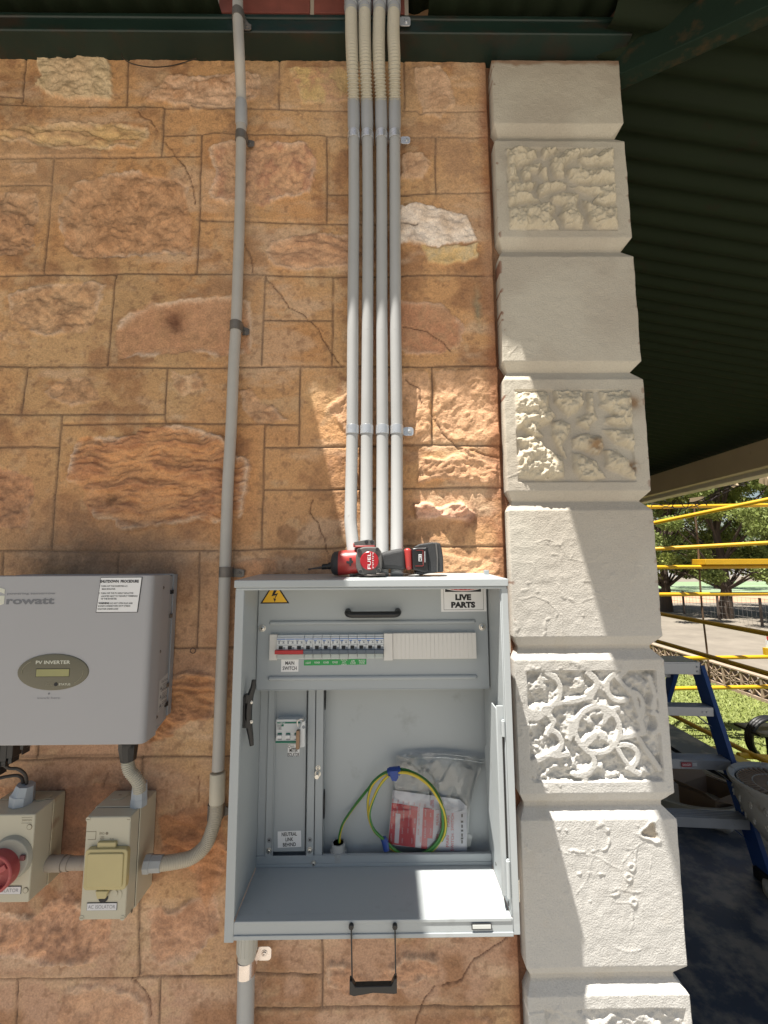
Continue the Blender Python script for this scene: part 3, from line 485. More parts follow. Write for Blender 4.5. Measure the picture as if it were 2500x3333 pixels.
# ================================================================== grey switchboard enclosure
YF = -.17
M_grey = mat('powdercoat_grey', (.40, .43, .44), .42, var=.05, vs=5, bump=.15, bs=700, dirt=(.31, .325, .325), ds=11, dth=.60)
M_grey2 = mat('powdercoat_inner', (.36, .39, .405), .45, var=.06, vs=4, bump=.12, bs=900)
M_zinc = mat('zinc_screw', (.62, .60, .56), .28, metal=1, var=.15, vs=90)
M_dark = mat('recess_dark', (.02, .02, .022), .7, var=.1)
M_blackp = mat('black_plastic', (.012, .012, .013), .32, var=.2)
M_white = mat('label_white', (.78, .78, .78), .5, var=.02)
M_ink = mat('label_ink', (.012, .012, .015), .6, var=.05)
M_yel = mat('sign_yellow', (.80, .46, .02), .45, var=.03)
M_red = mat('sign_red', (.55, .03, .03), .45, var=.05)
M_lgreen = mat('label_green', (.02, .30, .07), .5, var=.05)
enc = thing('switchboard_enclosure', (-.015, -.09, .98), 'open light grey metal switchboard enclosure without its door, fixed to the stone wall', 'electrical enclosure')
XL_, XR_ = -.2588, .2300; ZT, ZB = 1.5535, .986; ZF = 1.012
b = MB()
b.box(XL_, XL_+.0025, YF, -.004, ZB+.004, ZT+.002); b.box(XR_-.0025, XR_, YF, -.004, ZB+.004, ZT+.002)
b.box(XL_, XL_+.0155, YF-.001, YF+.002, ZB-.006, ZT-.001); b.box(XR_-.0105, XR_+.001, YF-.001, YF+.002, ZB, ZT-.001)      # front flanges
b.box(XL_+.013, XL_+.0155, YF+.002, -.02, ZF-.001, ZT-.001); b.box(XR_-.0125, XR_-.0100, YF+.002, -.02, ZF-.001, ZT-.001) # inner liners
b.box(XL_+.001, XR_-.001, -.012, -.005, ZB+.005, ZT+.001)
b.build('cabinet_body', M_grey, enc, bevel=.0008)
b = MB(); b.box(XL_+.0157, XR_-.0127, YF+.003, -.013, ZF-.003, ZF); b.box(XL_+.0157, XR_-.0107, YF-.0015, YF+.0025, ZB, ZF-.001); b.box(XL_+.0157, XR_-.0107, YF-.0035, YF-.0016, ZB-.001, ZB+.006)
b.box(XL_+.017, XR_-.0127, YF-.003, YF+.012, ZF-.0045, ZF+.001); b.build('cabinet_floor', M_grey, enc, bevel=.001)
b = MB()
yb_ = -.003; b.add([(XL_-.002, YF-.004, 1.570), (XR_+.002, YF-.004, 1.570), (XR_+.002, yb_, 1.5765), (XL_-.002, yb_, 1.5765), (XL_-.002, YF-.004, 1.5565), (XR_+.002, YF-.004, 1.5565), (XR_+.002, yb_, 1.5565), (XL_-.002, yb_, 1.5565)],
      [(0, 1, 2, 3), (4, 7, 6, 5), (0, 4, 5, 1), (1, 5, 6, 2), (2, 6, 7, 3), (3, 7, 4, 0)])
b.box(XL_+.001, XR_-.001, YF-.0015, YF+.004, 1.5518, 1.5563)
b.build('cabinet_roof', M_grey, enc, bevel=.0014)
# escutcheon plate with breaker row
YE = -.080
def E_(x, y, Y=YE): return CV('E', x, y, Y)
zb_ = E_(800, 692).z; b = MB()
b.box(E_(38, 400).x, E_(1556, 400).x, YE, YE+.002, zb_, ZT+.01); b.box(E_(38, 400).x, E_(1556, 400).x, YE, YE+.022, zb_-.002, zb_)
b.box(E_(38, 400).x-.001, E_(38, 400).x, YE, YE+.022, zb_, ZT+.01)
for ya, yb2 in ((243, 266), (605, 630)):
    za, zc = E_(800, ya).z, E_(800, yb2).z; m_ = (za+zc)/2
    for x0, x1 in ((E_(112, 255).x, E_(1476, 255).x),): b.tube([(x0, YE+.001, m_), (x0+.004, YE-.0004, m_), (x1-.004, YE-.0004, m_), (x1, YE+.001, m_)], [.001, .0045, .0045, .001], 12)
esc = b.build('escutcheon', M_grey2, enc, bevel=.0006)
for n, x, y in (('a', 69, 293), ('b', 1517, 284)):
    b = MB(); b.screw(E_(x, y), r=.0052); b.build('screw', [M_zinc, M_dark], esc)
# pull handle
ha, hb = E_(640, 195), E_(955, 195); b = MB(); zc = ha.z
pts = [(ha.x-.002, YE-.001, zc+.004), (ha.x-.002, YE-.014, zc+.002), (ha.x+.004, YE-.021, zc), (ha.x+.020, YE-.024, zc), (hb.x-.020, YE-.024, zc), (hb.x-.004, YE-.021, zc), (hb.x+.002, YE-.014, zc+.002), (hb.x+.002, YE-.001, zc+.004)]
b.tube(spline(pts, 5), .0062, 12); b.build('pull_handle', M_blackp, esc)
def label(name, x0, x1, z0, z1, y, lines, parent, mats=None, m0=1, bold=0., border=0., h=None, gap=1.45, tilt=0., thick=.0006, w=None, lab=None, spc=None):
    """flat sticker facing the camera with printed lines"""
    b = MB(); cx, cz = (x0+x1)/2, (z0+z1)/2; ca, sa = math.cos(tilt), math.sin(tilt); u = Vector((ca, 0, sa)); v = Vector((-sa, 0, ca)); W, Hh = (x1-x0)/2, (z1-z0)/2
    o = Vector((cx, y, cz)); b.obox(o+Vector((0, thick/2, 0)), u*W, Vector((0, thick/2, 0)), v*Hh, 0)
    if border:
        t = border; i = t*1.6
        for s_ in (1, -1):
            b.obox(o+v*s_*(Hh-i)+Vector((0, -.0002, 0)), u*(W-i), Vector((0, .0001, 0)), v*t/2, m0); b.obox(o+u*s_*(W-i)+Vector((0, -.00025, 0)), u*t/2, Vector((0, .0001, 0)), v*(Hh-i), m0)
    n = len(lines); h = h or (z1-z0)/(n*gap+.6); st = spc or h*gap
    for i, l in enumerate(lines): b.text(l, o+v*(st*((n-1)/2-i))+Vector((0, -.0003, 0)), h, (w[i] if w else None), u, v, m0, 'c', bold)
    return b.build(name, mats or [M_white, M_ink], parent, smooth=False, label=lab)
# warning triangle
t0, t1, t2 = E_(55, 131), E_(247, 129), E_(150, -20); b = MB()
def tri(s_, mi, dy):
    c_ = (t0+t1+t2)/3; P_ = [c_+(q-c_)*s_ for q in (t0, t1, t2)]; b.prism([(q.x, q.z) for q in P_], YE-.0006-dy, YE+.0005, mi)
tri(1.0, 0, 0); tri(.84, 1, .0003)
bo = [(148, 38), (168, 38), (151, 68), (173, 62), (152, 100), (160, 98), (151, 122), (142, 94), (149, 99), (158, 76), (130, 82)]
b.prism([(E_(x, y).x, E_(x, y).z) for x, y in bo], YE-.0013, YE-.0005, 0); b.build('warning_triangle', [M_ink, M_yel], esc, smooth=False)
# danger sign
b = MB(); a_, c_ = E_(1247, 184), E_(1537, -60); b.box(a_.x, c_.x, YE-.0006, YE, a_.z, c_.z, 0)
a2, c2 = E_(1264, 172), E_(1520, -40)
for q in ((a2.x, c2.x, a2.z-.0003, a2.z+.0003), (a2.x, a2.x+.0005, a2.z, c2.z), (c2.x-.0005, c2.x, a2.z, c2.z)): b.box(q[0], q[1], YE-.0008, YE-.0006, q[2], q[3], 1)
q0, q1 = E_(1272, 54), E_(1506, -40); b.box(q0.x, q1.x, YE-.0008, YE-.0006, q0.z, q1.z, 1)
cxx = (q0.x+q1.x)/2; zt_ = E_(1390, 47).z
ov = lambda rx, rz: [(cxx+rx*math.cos(t*math.pi/18), zt_+rz_o+rz*math.sin(t*math.pi/18)) for t in range(36)]
rz_o = .0135; b.prism(ov(.048, .0140), YE-.0010, YE-.0008, 0); b.prism(ov(.0462, .0125), YE-.0012, YE-.0010, 2); b.text('DANGER', (cxx, YE-.0014, zt_+.0085), .0105, .062, mi=0, bold=.02)
b.text('LIVE', (E_(1391, 88).x, YE-.0009, E_(1391, 88).z), .0106, E_(1443, 88).x-E_(1339, 88).x, bold=.06); b.text('PARTS', (E_(1391, 138).x, YE-.0009, E_(1391, 138).z), .0106, E_(1472, 88).x-E_(1314, 88).x, bold=.06)
b.build('danger_sign', [M_white, M_ink, M_red], esc, smooth=False)
# breakers
M_mod = mat('breaker_body', (.66, .68, .68), .4, var=.04); M_clear = mat('breaker_window', (.42, .47, .46), .15, var=.1, vs=60); M_tog = mat('toggle_grey', (.10, .125, .16), .4, var=.1); M_redt = mat('toggle_red', (.42, .015, .02), .4, var=.1); M_blue = mat('print_blue', (.04, .14, .42), .5); M_pgrey = mat('print_grey', (.25, .27, .3), .6)
YB = YE-.012
z1_, z2_, z3_, z4_, z5_ = [E_(500, y, YB).z for y in (338, 400, 430, 457, 494)]
def module(x0, x1, tog, name, npole, labels=True):
    g_ = .0003; b = MB(); b.box(x0+g_, x1-g_, YB+.001, YE+.003, z5_, z1_, 0); b.box(x0+g_, x1-g_, YB-.0035, YB+.001, z2_, z1_-.004, 0)
    b.box(x0+g_, x1-g_, YB-.0045, YB+.001, z3_, z2_-.0003, 0); b.box(x0+g_*2, x1-g_*2, YB-.0005, YB+.0015, z5_+.001, z4_-.002, 1)
    pw = (x1-x0)/npole
    for i in range(npole):
        a = x0+pw*i; b.box(a+pw*.25, a+pw*.68, YB-.0052, YB-.004, z3_+.001, z2_-.0015, 2); b.box(a+g_, a+pw-g_, YB-.0039, YB-.0034, z1_-.0075, z1_-.0058, 3)
        b.box(a+pw*.1, a+pw*.45, YB-.0039, YB-.0034, z1_-.0108, z1_-.0092, 4 if npole > 1 else 3); b.box(a+pw*.5, a+pw*.92, YB-.0039, YB-.0034, z1_-.011, z1_-.010, 4)
        b.add([(a+pw*.62, YB-.004, z2_+.003), (a+pw*.88, YB-.004, z2_+.003), (a+pw*.75, YB-.004, z2_+.0075)], [(0, 1, 2)], 4); b.box(a+pw*.18, a+pw*.34, YB-.0039, YB-.0034, z2_+.002, z2_+.007, 4)
        b.box(a+pw*.72, a+pw*.95, YB-.0050, YB-.0044, z3_+.001, z3_+.005, 4)
    r_ = b.build(name, [M_mod, M_clear, M_dark, M_blue, M_pgrey], esc if name != 'x' else None, bevel=.0003, seg=1)
    b = MB(); a, c = x0+(0 if npole == 1 else -.002), x1; b.prism([(0, 0)]*3, 0, 0) if 0 else None
    b.add([(a, YB-.006, z3_+.0005), (c-g_, YB-.006, z3_+.0005), (c-g_, YB-.011, z3_-.000), (a, YB-.011, z3_-.000), (a, YB-.011, z4_+.0005), (c-g_, YB-.011, z4_+.0005), (c-g_, YB, z4_), (a, YB, z4_), (a, YB, z3_-.0005), (c-g_, YB, z3_-.0005)],
          [(0, 3, 2, 1), (3, 4, 5, 2), (4, 7, 6, 5), (8, 9, 6, 7), (0, 1, 9, 8), (0, 8, 7, 4, 3), (1, 2, 5, 6, 9)]); b.build('toggle', tog, r_, bevel=.0004, seg=1)
    return r_
xm0, xm1, xm2 = E_(166, 400, YB).x, E_(345, 400, YB).x, E_(868, 400, YB).x
module(xm0, xm1, M_redt, 'main_switch', 3)
pw = (xm2-xm1)/9
for i in range(9): module(xm1+pw*i, xm1+pw*(i+1), M_tog, 'circuit_breaker', 1)['group'] = 'circuit breakers in the row'
M_blank = mat('blank_ivory', (.66, .64, .60), .5, var=.02)
b = MB(); b.box(E_(113, 400, YB).x, xm0-.0004, YB+.002, YE+.001, E_(140, 506, YB).z, E_(140, 336, YB).z); b.build('end_cover', M_blank, esc, bevel=.0008)
b = MB(); xa, xb = E_(869, 400, YB).x, E_(1478, 400, YB).x; zz0, zz1 = E_(1200, 497, YB).z, E_(1200, 324, YB).z
b.box(xa, xa+.017, YB-.004, YE+.001, zz0-.001, zz1); b.box(xa+.0173, xb, YB, YE+.001, zz0+.0005, zz1)
n_ = 20
for i in range(n_):
    q = xa+.0173+(xb-xa-.0173)*(i+.5)/n_; wd = (xb-xa-.0173)/n_
    b.box(q-wd/2+.00015, q+wd/2-.00015, YB-.0004-(.0003 if i == 9 else 0), YB+.0002, zz0+.0010, zz1-.0006)
b.build('blank_cover', M_blank, esc, bevel=.0003, seg=1)
label('circuit_label', E_(204, 0).x, E_(316, 0).x, E_(0+250, 579).z, E_(250, 498).z, YE-.0006, ['MAIN', 'SWITCH'], esc, bold=.015, h=.0068, w=[.0175, .0275])
for i, t in enumerate((['LIGHT'], ['POWER'], ['POWER'], ['POWER'], ['PROTECTED', 'HOT', 'WATER'], ['AIR', 'COND'], ['PROTECTED', 'STOVE'])):
    x0 = E_(351+i*57.6, 0).x; x1 = E_(351+(i+1)*57.6-1, 0).x; zq = E_(500, 537-i*.6).z; zr_ = E_(500, 501-i*.6).z
    label('circuit_label', x0, x1, zq, zr_, YE-.0006-.0001*(i % 2), t, esc, [M_lgreen, M_white], h=(.0042 if len(t) == 1 else .0030 if len(t) == 3 else .0038), w=[.0125 if len(t) > 1 and l == 'PROTECTED' else .0105 if len(l) > 3 else .007 for l in t], spc=.0042)
# frame, rails and compartments below the escutcheon
YR = -.040
def Q(x, y, Y=YR): return CV('M', x, y, Y)
zlo, zhi = CV('7', 800, 765, YR).z, zb_+.03
b = MB(); xi0 = XL_+.0157
b.box(xi0, CV('7', 260, 600, YR).x, YR, YR+.002, zlo, zhi); b.box(CV('7', 512, 600, YR).x, CV('7', 556, 400, YR).x, YR, YR+.002, zlo, zhi)
xps = CV('7', 556, 400, YR).x; b.box(xps-.0015, xps, YR, -.0125, zlo-.02, zhi)
zbar = CV('7', 800, 825, YR+.002).z; b.box(xi0, XR_-.0129, YR-.002, YR, ZF+.0003, zlo+.002); b.box(xps, XR_-.0129, YR-.002, YR+.004, zlo+.0004, zlo+.0022)
b.box(xi0, XR_-.013, YR-.0035, YR-.002, ZF+.0003, ZF+.006)
b.build('inner_frame', M_grey2, enc, bevel=.0006)
for (xa, xb) in ((260, 300), (470, 508)):
    a_, c_ = CV('7', xa, 600, YR-.003).x, CV('7', xb, 600, YR-.003).x; b = MB(); b.box(a_, c_, YR-.003, YR-.0015, zlo-.001, zhi); b.box(c_-.0022 if xa < 400 else a_, c_-.001 if xa < 400 else a_+.0012, YR-.0045, YR+.006, zlo+.004, zhi)
    r_ = b.build('panel_rail', M_grey2, enc, bevel=.0006)
    m_ = (a_+c_)/2
    for z_, kind in ((CV('7', 480, -142+2, YR).z, 0), (CV('7', 480, 733, YR).z, 0), (CV('7', 480, 680, YR).z, 1)):
        if kind: b = MB(); b.disc((m_, YR-.0030, z_), (0, -1, 0), .0048, .0003, 18, 0); b.disc((m_, YR-.0033, z_), (0, -1, 0), .0018, .0003, 12, 1); b.build('bolt_hole', [mat('bare_ring', (.25, .26, .27), .5), M_dark], r_)
        else: b = MB(); b.screw((m_, YR-.003, z_), r=.0042); b.build('screw', [M_zinc, M_dark], r_)
b = MB(); b.box(CV('7', 300, 0, YR).x, CV('7', 470, 0, YR).x, YR+.003, YR+.004, CV('7', 400, 750, YR).z, zhi); mp_ = b.build('meter_panel', M_grey2, enc, bevel=.0004)
for x, y, r_ in ((528, 345, .0058), (530, 315, .0045), (508, 803, .0055)):
    b = MB(); c_ = CV('7', x, y, YR); b.screw(c_+Vector((0, -.002 if y > 700 else 0, 0)), r=r_*.8)
    if y == 345: b.cyl(c_, c_+Vector((0, -.012, -.001)), .003, 14); b.tube([c_+Vector((0, -.012, 0)), c_+Vector((0, -.014, 0))], [.005, .0045], 6)
    b.build('stud', [M_zinc, M_dark], enc)
for y0, y1 in ((850-2300+1700-120, 0), (430, 580)):
    za, zc = CV('7', 565, y0, YR+.010).z, CV('7', 565, y1, YR+.010).z
    if y1 == 0: zc = CV('6', 565, 965, YR+.010).z; za = zhi-.004
    b = MB(); cy, cz = YR+.013, (za+zc)/2; n = 24
    rr1, rr2 = .0095, abs(za-zc)/2
    ring = [(math.cos(2*math.pi*i/n), math.sin(2*math.pi*i/n)) for i in range(n)]
    b.add([(xps+.0008, cy+c*rr1, cz+s_*rr2) for c, s_ in ring], [tuple(range(n))], 0)
    b.tube([(xps+.0008, cy+c*rr1, cz+s_*rr2) for c, s_ in ring+ring[:1]], .0011, 6, 1); b.build('cable_hole', [M_dark, M_blackp], enc)
# meter isolator switch with padlock tab
YI = YR-.016
def Q2(x, y): return CV('M', x, y, YI)
b = MB(); a_, c_ = Q2(415, 668), Q2(716, 392); b.box(a_.x, c_.x, YI, YR+.003, a_.z, c_.z, 0)
g1, g2 = Q2(425, 440), Q2(697, 418); b.box(g1.x, g2.x, YI-.0004, YI, g1.z, g2.z, 1); g1, g2 = Q2(413, 662), Q2(716, 636); b.box(g1.x-.0005, g2.x, YI-.0015, YI, g1.z, g2.z, 1)
g1, g2 = Q2(480, 472), Q2(505, 447); b.box(g1.x, g2.x, YI-.0004, YI, g1.z, g2.z, 1)
b.text('ECLIPSE', (Q2(466, 430).x, YI-.0006, Q2(466, 430).z), .0042, .019, mi=0)
for y in (456, 470, 486, 502): b.text('MX100' if y < 460 else 'AS3133' if y < 480 else 'I 100A', (Q2(428, y).x, YI-.0003, Q2(428, y).z), .0026, .009, mi=2, align='l')
for x in (460, 556, 652):
    g1, g2 = Q2(x-24, 562), Q2(x+24, 546); b.box(g1.x, g2.x, YI-.001, YI, g1.z, g2.z, 1); g1, g2 = Q2(x-26, 600), Q2(x+26, 564); b.box(g1.x, g2.x, YI-.006, YI, g1.z, g2.z, 3)
    g1, g2 = Q2(x-22, 625), Q2(x+22, 601); b.box(g1.x, g2.x, YI-.001, YI, g1.z, g2.z, 4)
mi_ = b.build('meter_isolator', [M_mod, mat('isolator_green', (.01, .16, .10), .5), M_ink, M_white, M_pgrey], mp_, bevel=.0005, seg=1)
b = MB(); a_, c_ = CV('M', 692, 708, YI-.012), CV('M', 752, 400, YI-.008)
b.prism([(a_.x, a_.z), (a_.x+.009, a_.z+.001), (c_.x, a_.z+.012), (c_.x, c_.z), (a_.x+.004, c_.z-.001), (a_.x, c_.z-.012)], YI-.014, YI-.006, 0); q = CV('M', 732, 480, YI-.014); b.disc(q, (0, -1, 0), .0032, .0004, 14, 1)
b.build('lock_tab', [M_mod, M_pgrey], mi_, bevel=.0006)
b = MB(); a_ = CV('M', 680, 560, YI-.013); b.prism(rrect(a_.x-.0045, a_.x+.0025, CV('M', 680, 716, YI-.013).z, CV('M', 680, 500, YI-.013).z, .002), YI-.022, YI-.0145, 0)
b.tube(spline([(a_.x-.001, YI-.018, a_.z+.016), (a_.x-.003, YI-.018, a_.z+.026), (a_.x+.006, YI-.018, a_.z+.030), (a_.x+.008, YI-.012, a_.z+.022)], 5), .0014, 8, 1); b.build('padlock', [mat('lock_brass', (.20, .14, .10), .35, metal=1, var=.3, vs=80), M_zinc], mi_, bevel=.0006)
a_, c_ = Q(546, 818), Q(684, 682); label('sticker', a_.x, c_.x, a_.z, c_.z, YR+.0022, ['', 'METER', 'ISOLATOR'], mp_, h=.0068, w=[1, .0165, .0235], bold=.02, spc=.0082)
b = MB(); q = Q(568, 700, YR+.002); b.tube([q+Vector((.0024*math.cos(t), 0, .0024*math.sin(t))) for t in np.linspace(0, 6.3, 14)], .0004, 5); b.text('EGI', (q.x+.007, q.y, q.z), .0035, .006, mi=0); b.box(q.x+.004, q.x+.016, q.y-.0002, q.y, q.z-.0036, q.z-.0030); b.build('sticker_mark', M_ink, mp_)
a_, c_ = Q(430, 1865), Q(702, 1675); label('sticker', a_.x, c_.x, a_.z, c_.z, YR+.0022, ['NEUTRAL', 'LINK', 'BEHIND'], mp_, h=.0068, w=[.0300, .0150, .0255], bold=.02, tilt=.03, spc=.0095)
# black door latch lever on the left inner side
YLt = -.150; xl = XL_+.0157
def K(x, y): return CV('M', x, y, YLt)
b = MB(); pp = [(158, -60), (150, 20), (118, 130), (98, 260), (96, 380), (104, 470), (118, 580), (130, 690)]
path = spline([K(x+ (8 if y > 500 else 4), y) for x, y in pp], 6); n = len(path)
b.tube(path, [.0036+.0030*math.sin(math.pi*i/(n-1)) for i in range(n)], 10)
for y in (150, 430): q = K(100, y); b.box(xl, q.x+.003, YLt-.006, YLt+.006, q.z-.007, q.z+.007)
q0 = K(30, 120); q1 = K(30, 470); b.box(xl, xl+.0035, YLt-.008, YLt+.008, q1.z, q0.z)
for y in (188, 410): b.screw(K(142, y)+Vector((0, -.004, 0)), r=.0022, mi=1, dm=1)
b.build('latch_handle', [M_blackp, M_zinc], enc, bevel=.001)
# right side: hinge return plate, seal, hinges, rivets
XH = XR_-.0125
def HP(px, py): return VX(px, py, XH-.004)
b = MB()
def xplate(pts, x0, x1, mi=0):
    n = len(pts); vs = [(x0, y, z) for y, z in pts]+[(x1, y, z) for y, z in pts]
    b.add(vs, [tuple(range(n)), tuple(range(2*n-1, n-1, -1))]+[(i, i+n, (i+1) % n+n, (i+1) % n) for i in range(n)], mi)
zq = lambda py: V(1640, py, -.15).z
xplate([(-.158, zq(2300)), (-.158, zq(2900)), (-.135, zq(2860)), (-.070, zq(2690)), (-.062, zq(2500)), (-.085, zq(2460)), (-.105, zq(2330)), (-.125, zq(2300))], XH-.012, XH-.0095)
b.box(XH-.012, XH, -.162, -.159, zq(2900), zq(2290)); b.build('hinge_plate', M_grey, enc, bevel=.0008)
b = MB(); b.box(XH-.0035, XH-.0005, -.163, -.1595, zq(2880), zq(2380)); b.build('door_seal', M_blackp, enc)
for y0, y1 in ((2335, 2385), (2780, 2900)):
    b = MB(); q = zq(y0); q2 = zq(y1); b.cyl((XH-.002, -.1665, q2), (XH-.002, -.1665, q), .0035, 12); b.cyl((XH-.002, -.1665, q), (XH-.002, -.1665, q+.002), .0022, 10)
    hg = b.build('hinge', M_grey, enc, bevel=.0005)
    for yy in (-.120, -.10): b = MB(); b.disc((XH-.006, yy, (q+q2)/2+(.012 if yy < -.11 else -.018)), (-1, 0, 0), .003, .0008, 12); b.build('rivet', M_zinc, hg)
b = MB(); q0, q1 = CV('6', 1415, 500, -.06), CV('6', 1445, 845, -.06); b.box(q0.x, XH-.001, -.062, -.05, q1.z, q0.z+.1); b.disc((q0.x+.006, -.062, CV('6', 1430, 580, -.06).z), (0, -1, 0), .003, .001, 12); b.build('side_bracket', M_grey2, enc, bevel=.0006)
for y0, y1, m_ in ((1990, 2115, M_zinc), (2770, 2895, M_zinc)):
    za, zc = V(1700, y0, -.12).z, V(1700, y1, -.12).z; b = MB(); b.box(XR_, XR_+.004, -.145, -.10, zc+.02, za, 1); b.box(XR_+.0005, XR_+.009, -.150, -.140, zc, zc+.036, 0); b.build('outer_hinge', [M_zinc, M_grey], enc, bevel=.0008)
# slot in the lip and the corner plug
b = MB(); q0, q1 = V(1535, 3024, YF-.003), V(1600, 3004, YF-.003); b.box(q0.x, q1.x, YF-.0045, YF-.0034, q0.z, q1.z, 0)
b.box(q0.x+.0015, q1.x-.0015, YF-.0050, YF-.0044, q0.z+.0015, q1.z-.0015, 1); b.build('lip_slot', [M_dark, mat('slot_pale', (.6, .62, .6), .5)], enc)
b = MB(); q = V(1658, 2948, -.16); b.disc((XR_-.0128, -.155, q.z), (-1, 0, .2), .0035, .001, 12); b.build('plug', M_blackp, enc)
# black bail handle hanging below the lip
YH = YF-.008
def h7(x, y): return CV('7', x, y, YH)
b = MB()
for x0, x1 in ((700, 706), (925, 929)):
    a_, c_ = h7(x0, 1125), h7(x1, 1400); b.beam((a_.x, YH+.002, a_.z), (c_.x, YH-.004, c_.z), .0022, .006, up=(0, 1, 0)); b.disc((a_.x, YH+.005, a_.z-.003), (0, -1, 0), .0042, .006, 14)
a_, c_ = h7(703, 1430), h7(925, 1425); 
b.prism([(a_.x-.003, a_.z+.014), (a_.x+.001, a_.z+.013), (a_.x+.006, a_.z+.005), (c_.x-.006, c_.z+.005), (c_.x-.001, c_.z+.015), (c_.x+.003, c_.z+.016), (c_.x+.003, c_.z-.006), (c_.x-.002, c_.z-.0065), ((a_.x+c_.x)/2, c_.z-.0045), (a_.x+.004, a_.z-.0085), (a_.x-.003, a_.z-.006)], YH-.010, YH)
b.build('bail_handle', M_blackp, enc, bevel=.0008)

# ================================================================== things inside the enclosure
M_gland = mat('grey_plastic', (.36, .37, .37), .5, var=.05)
g_ = CV('B', 170, 945, -.028); b = MB(); zf_ = ZF
for r0, za, zc in ((.0152, zf_+.0, zf_+.020), (.0165, zf_+.014, zf_+.022)): b.tube([(g_.x, g_.y, za), (g_.x, g_.y, zc)], [r0, r0], 24 if r0 < .016 else 8)
b.tube([(g_.x, g_.y, zf_+.022), (g_.x, g_.y, g_.z), (g_.x, g_.y, g_.z), (g_.x, g_.y, g_.z-.03)], [.0135, .0135, .0105, .0105], 28, cap=False); b.build('conduit_gland', M_gland, None); go = bpy.data.objects['conduit_gland']; tag(go, 'round grey plastic conduit gland in the bottom of the open enclosure', 'conduit gland')
M_wg = mat('wire_green', (.035, .17, .03), .4); M_wy = mat('wire_yellow', (.52, .40, .03), .4)
YW = -.062
wpts = [(176, 1010, -.028), (178, 965, -.028), (182, 880, -.030), (215, 770, -.034), (300, 640, -.042), (400, 510, -.05), (445, 455, -.055), (490, 395, -.062), (560, 335, -.064), (640, 300, -.066), (760, 290, -.068), (880, 335, -.068), (980, 405, -.068), (1055, 500, -.068), (1105, 620, -.066), (1125, 740, -.064), (1118, 850, -.06), (1080, 940, -.055), (1010, 1020, -.05), (900, 1075, -.045), (760, 1060, -.045), (640, 990, -.05), (560, 905, -.058), (490, 830, -.062), (450, 740, -.064), (437, 640, -.064), (440, 540, -.064), (475, 430, -.064), (560, 345, -.067), (640, 315, -.072), (750, 310, -.074), (870, 350, -.074), (970, 420, -.074), (1050, 515, -.074),
        (1095, 620, -.072), (1110, 740, -.068), (1100, 850, -.064), (1050, 950, -.056), (960, 1030, -.05), (820, 1080, -.05), (690, 1020, -.055), (585, 925, -.064), (500, 850, -.068), (460, 760, -.07), (450, 680, -.07), (480, 570, -.07), (540, 440, -.07), (620, 345, -.074), (700, 318, -.078), (800, 322, -.078), (900, 365, -.078), (990, 440, -.078), (1060, 540, -.078), (1115, 650, -.072), (1138, 760, -.068), (1130, 860, -.062), (1095, 940, -.056)]
zmin = ZF+.004
wp = [CV('B', x, y, (Y+.022 if y < 960 else -.031) if i > 3 else Y) for i, (x, y, Y) in enumerate(wpts)]
for q in wp: q.z = max(q.z, zmin)
ew = thing('earth_wire_coil', (wp[20].x, wp[20].y, ZF), 'coiled green and yellow earth wire tied with blue tape, inside the enclosure', 'wire')
b = MB(); b.tube(resample(spline(wp, 10), .003), .00275, 10, stripes=[0, 0, 0, 0, 0, 0, 1, 1, 1, 1], twist=9.); b.build('wire', [M_wg, M_wy], ew)
M_tape = mat('blue_tape', (.01, .045, .24), .35, var=.2, vs=60)
b = MB(); q = CV('B', 672, 310, -.050); b.tube([q+Vector((-.013, 0, -.001)), q+Vector((-.008, 0, 0)), q+Vector((.010, 0, .002)), q+Vector((.0125, 0, .002))], [.0070, .0085, .0085, .007], 12)
q = CV('B', 672, 350, -.060); b.prism([(q.x-.009, q.z+.010), (q.x+.008, q.z+.011), (q.x+.008, q.z-.002), (q.x+.004, q.z-.009), (q.x-.004, q.z-.008), (q.x-.008, q.z)], -.062, -.060); b.build('tape', M_tape, ew, bevel=.0006)
b = MB(); q = CV('B', 592, 945, -.040); b.tube([q+Vector((-.004, 0, .008)), q, q+Vector((.002, 0, -.014))], [.006, .0068, .006], 10); b.build('tape', M_tape, ew)
# bag of printed labels
YP = -.0185
bag = thing('label_bag', (CV('B', 970, 1010, YP).x, YP, ZF), 'clear crumpled zip plastic bag holding printed red and white switch labels', 'plastic bag')
def Pp(x, y, dy=0):
    s_ = (y-475)/530.; return CV('B', x, y, YP+dy-.010*s_)
M_paper = mat('paper_white', (.60, .61, .66), .6, var=.04); M_pred = mat('paper_red', (.50, .045, .06), .55, var=.06)
def pquad(b, pts, mi, dy): b.add([Pp(x, y, dy) for x, y in pts], [(0, 1, 2, 3)], mi)
b = MB(); pquad(b, [(613, 965), (1325, 1040), (1268, 560), (660, 474)], 0, 0)
b.add([Pp(1262, 560, .001), Pp(1325, 620, .001), Pp(1328, 1045, .001), Pp(1000, 1045, .001)], [(0, 3, 2, 1)], 0)
for P_ in ([(618, 958), (860, 992), (886, 625), (652, 588)], [(915, 1000), (1012, 1010), (1032, 645), (934, 632)]): pquad(b, P_, 1, -.0006)
pquad(b, [(674, 950), (712, 956), (730, 690), (686, 683)], 0, -.0010); pquad(b, [(968, 1004), (1014, 1008), (1020, 912), (972, 906)], 0, -.0010); pquad(b, [(968, 1004), (1014, 1008), (1020, 912), (972, 906)], 0, -.0010)
o0 = Pp(1100, 760); 
def ptext(t, x, y, h, wv, mi):   # reads upward
    c_ = Pp(x, y, -.0013); uu = (Pp(x+2, y-100)-Pp(x, y)).normalized(); vv = (Pp(x-100, y)-Pp(x, y)).normalized(); b.text(t, c_, h, wv, uu, vv, mi)
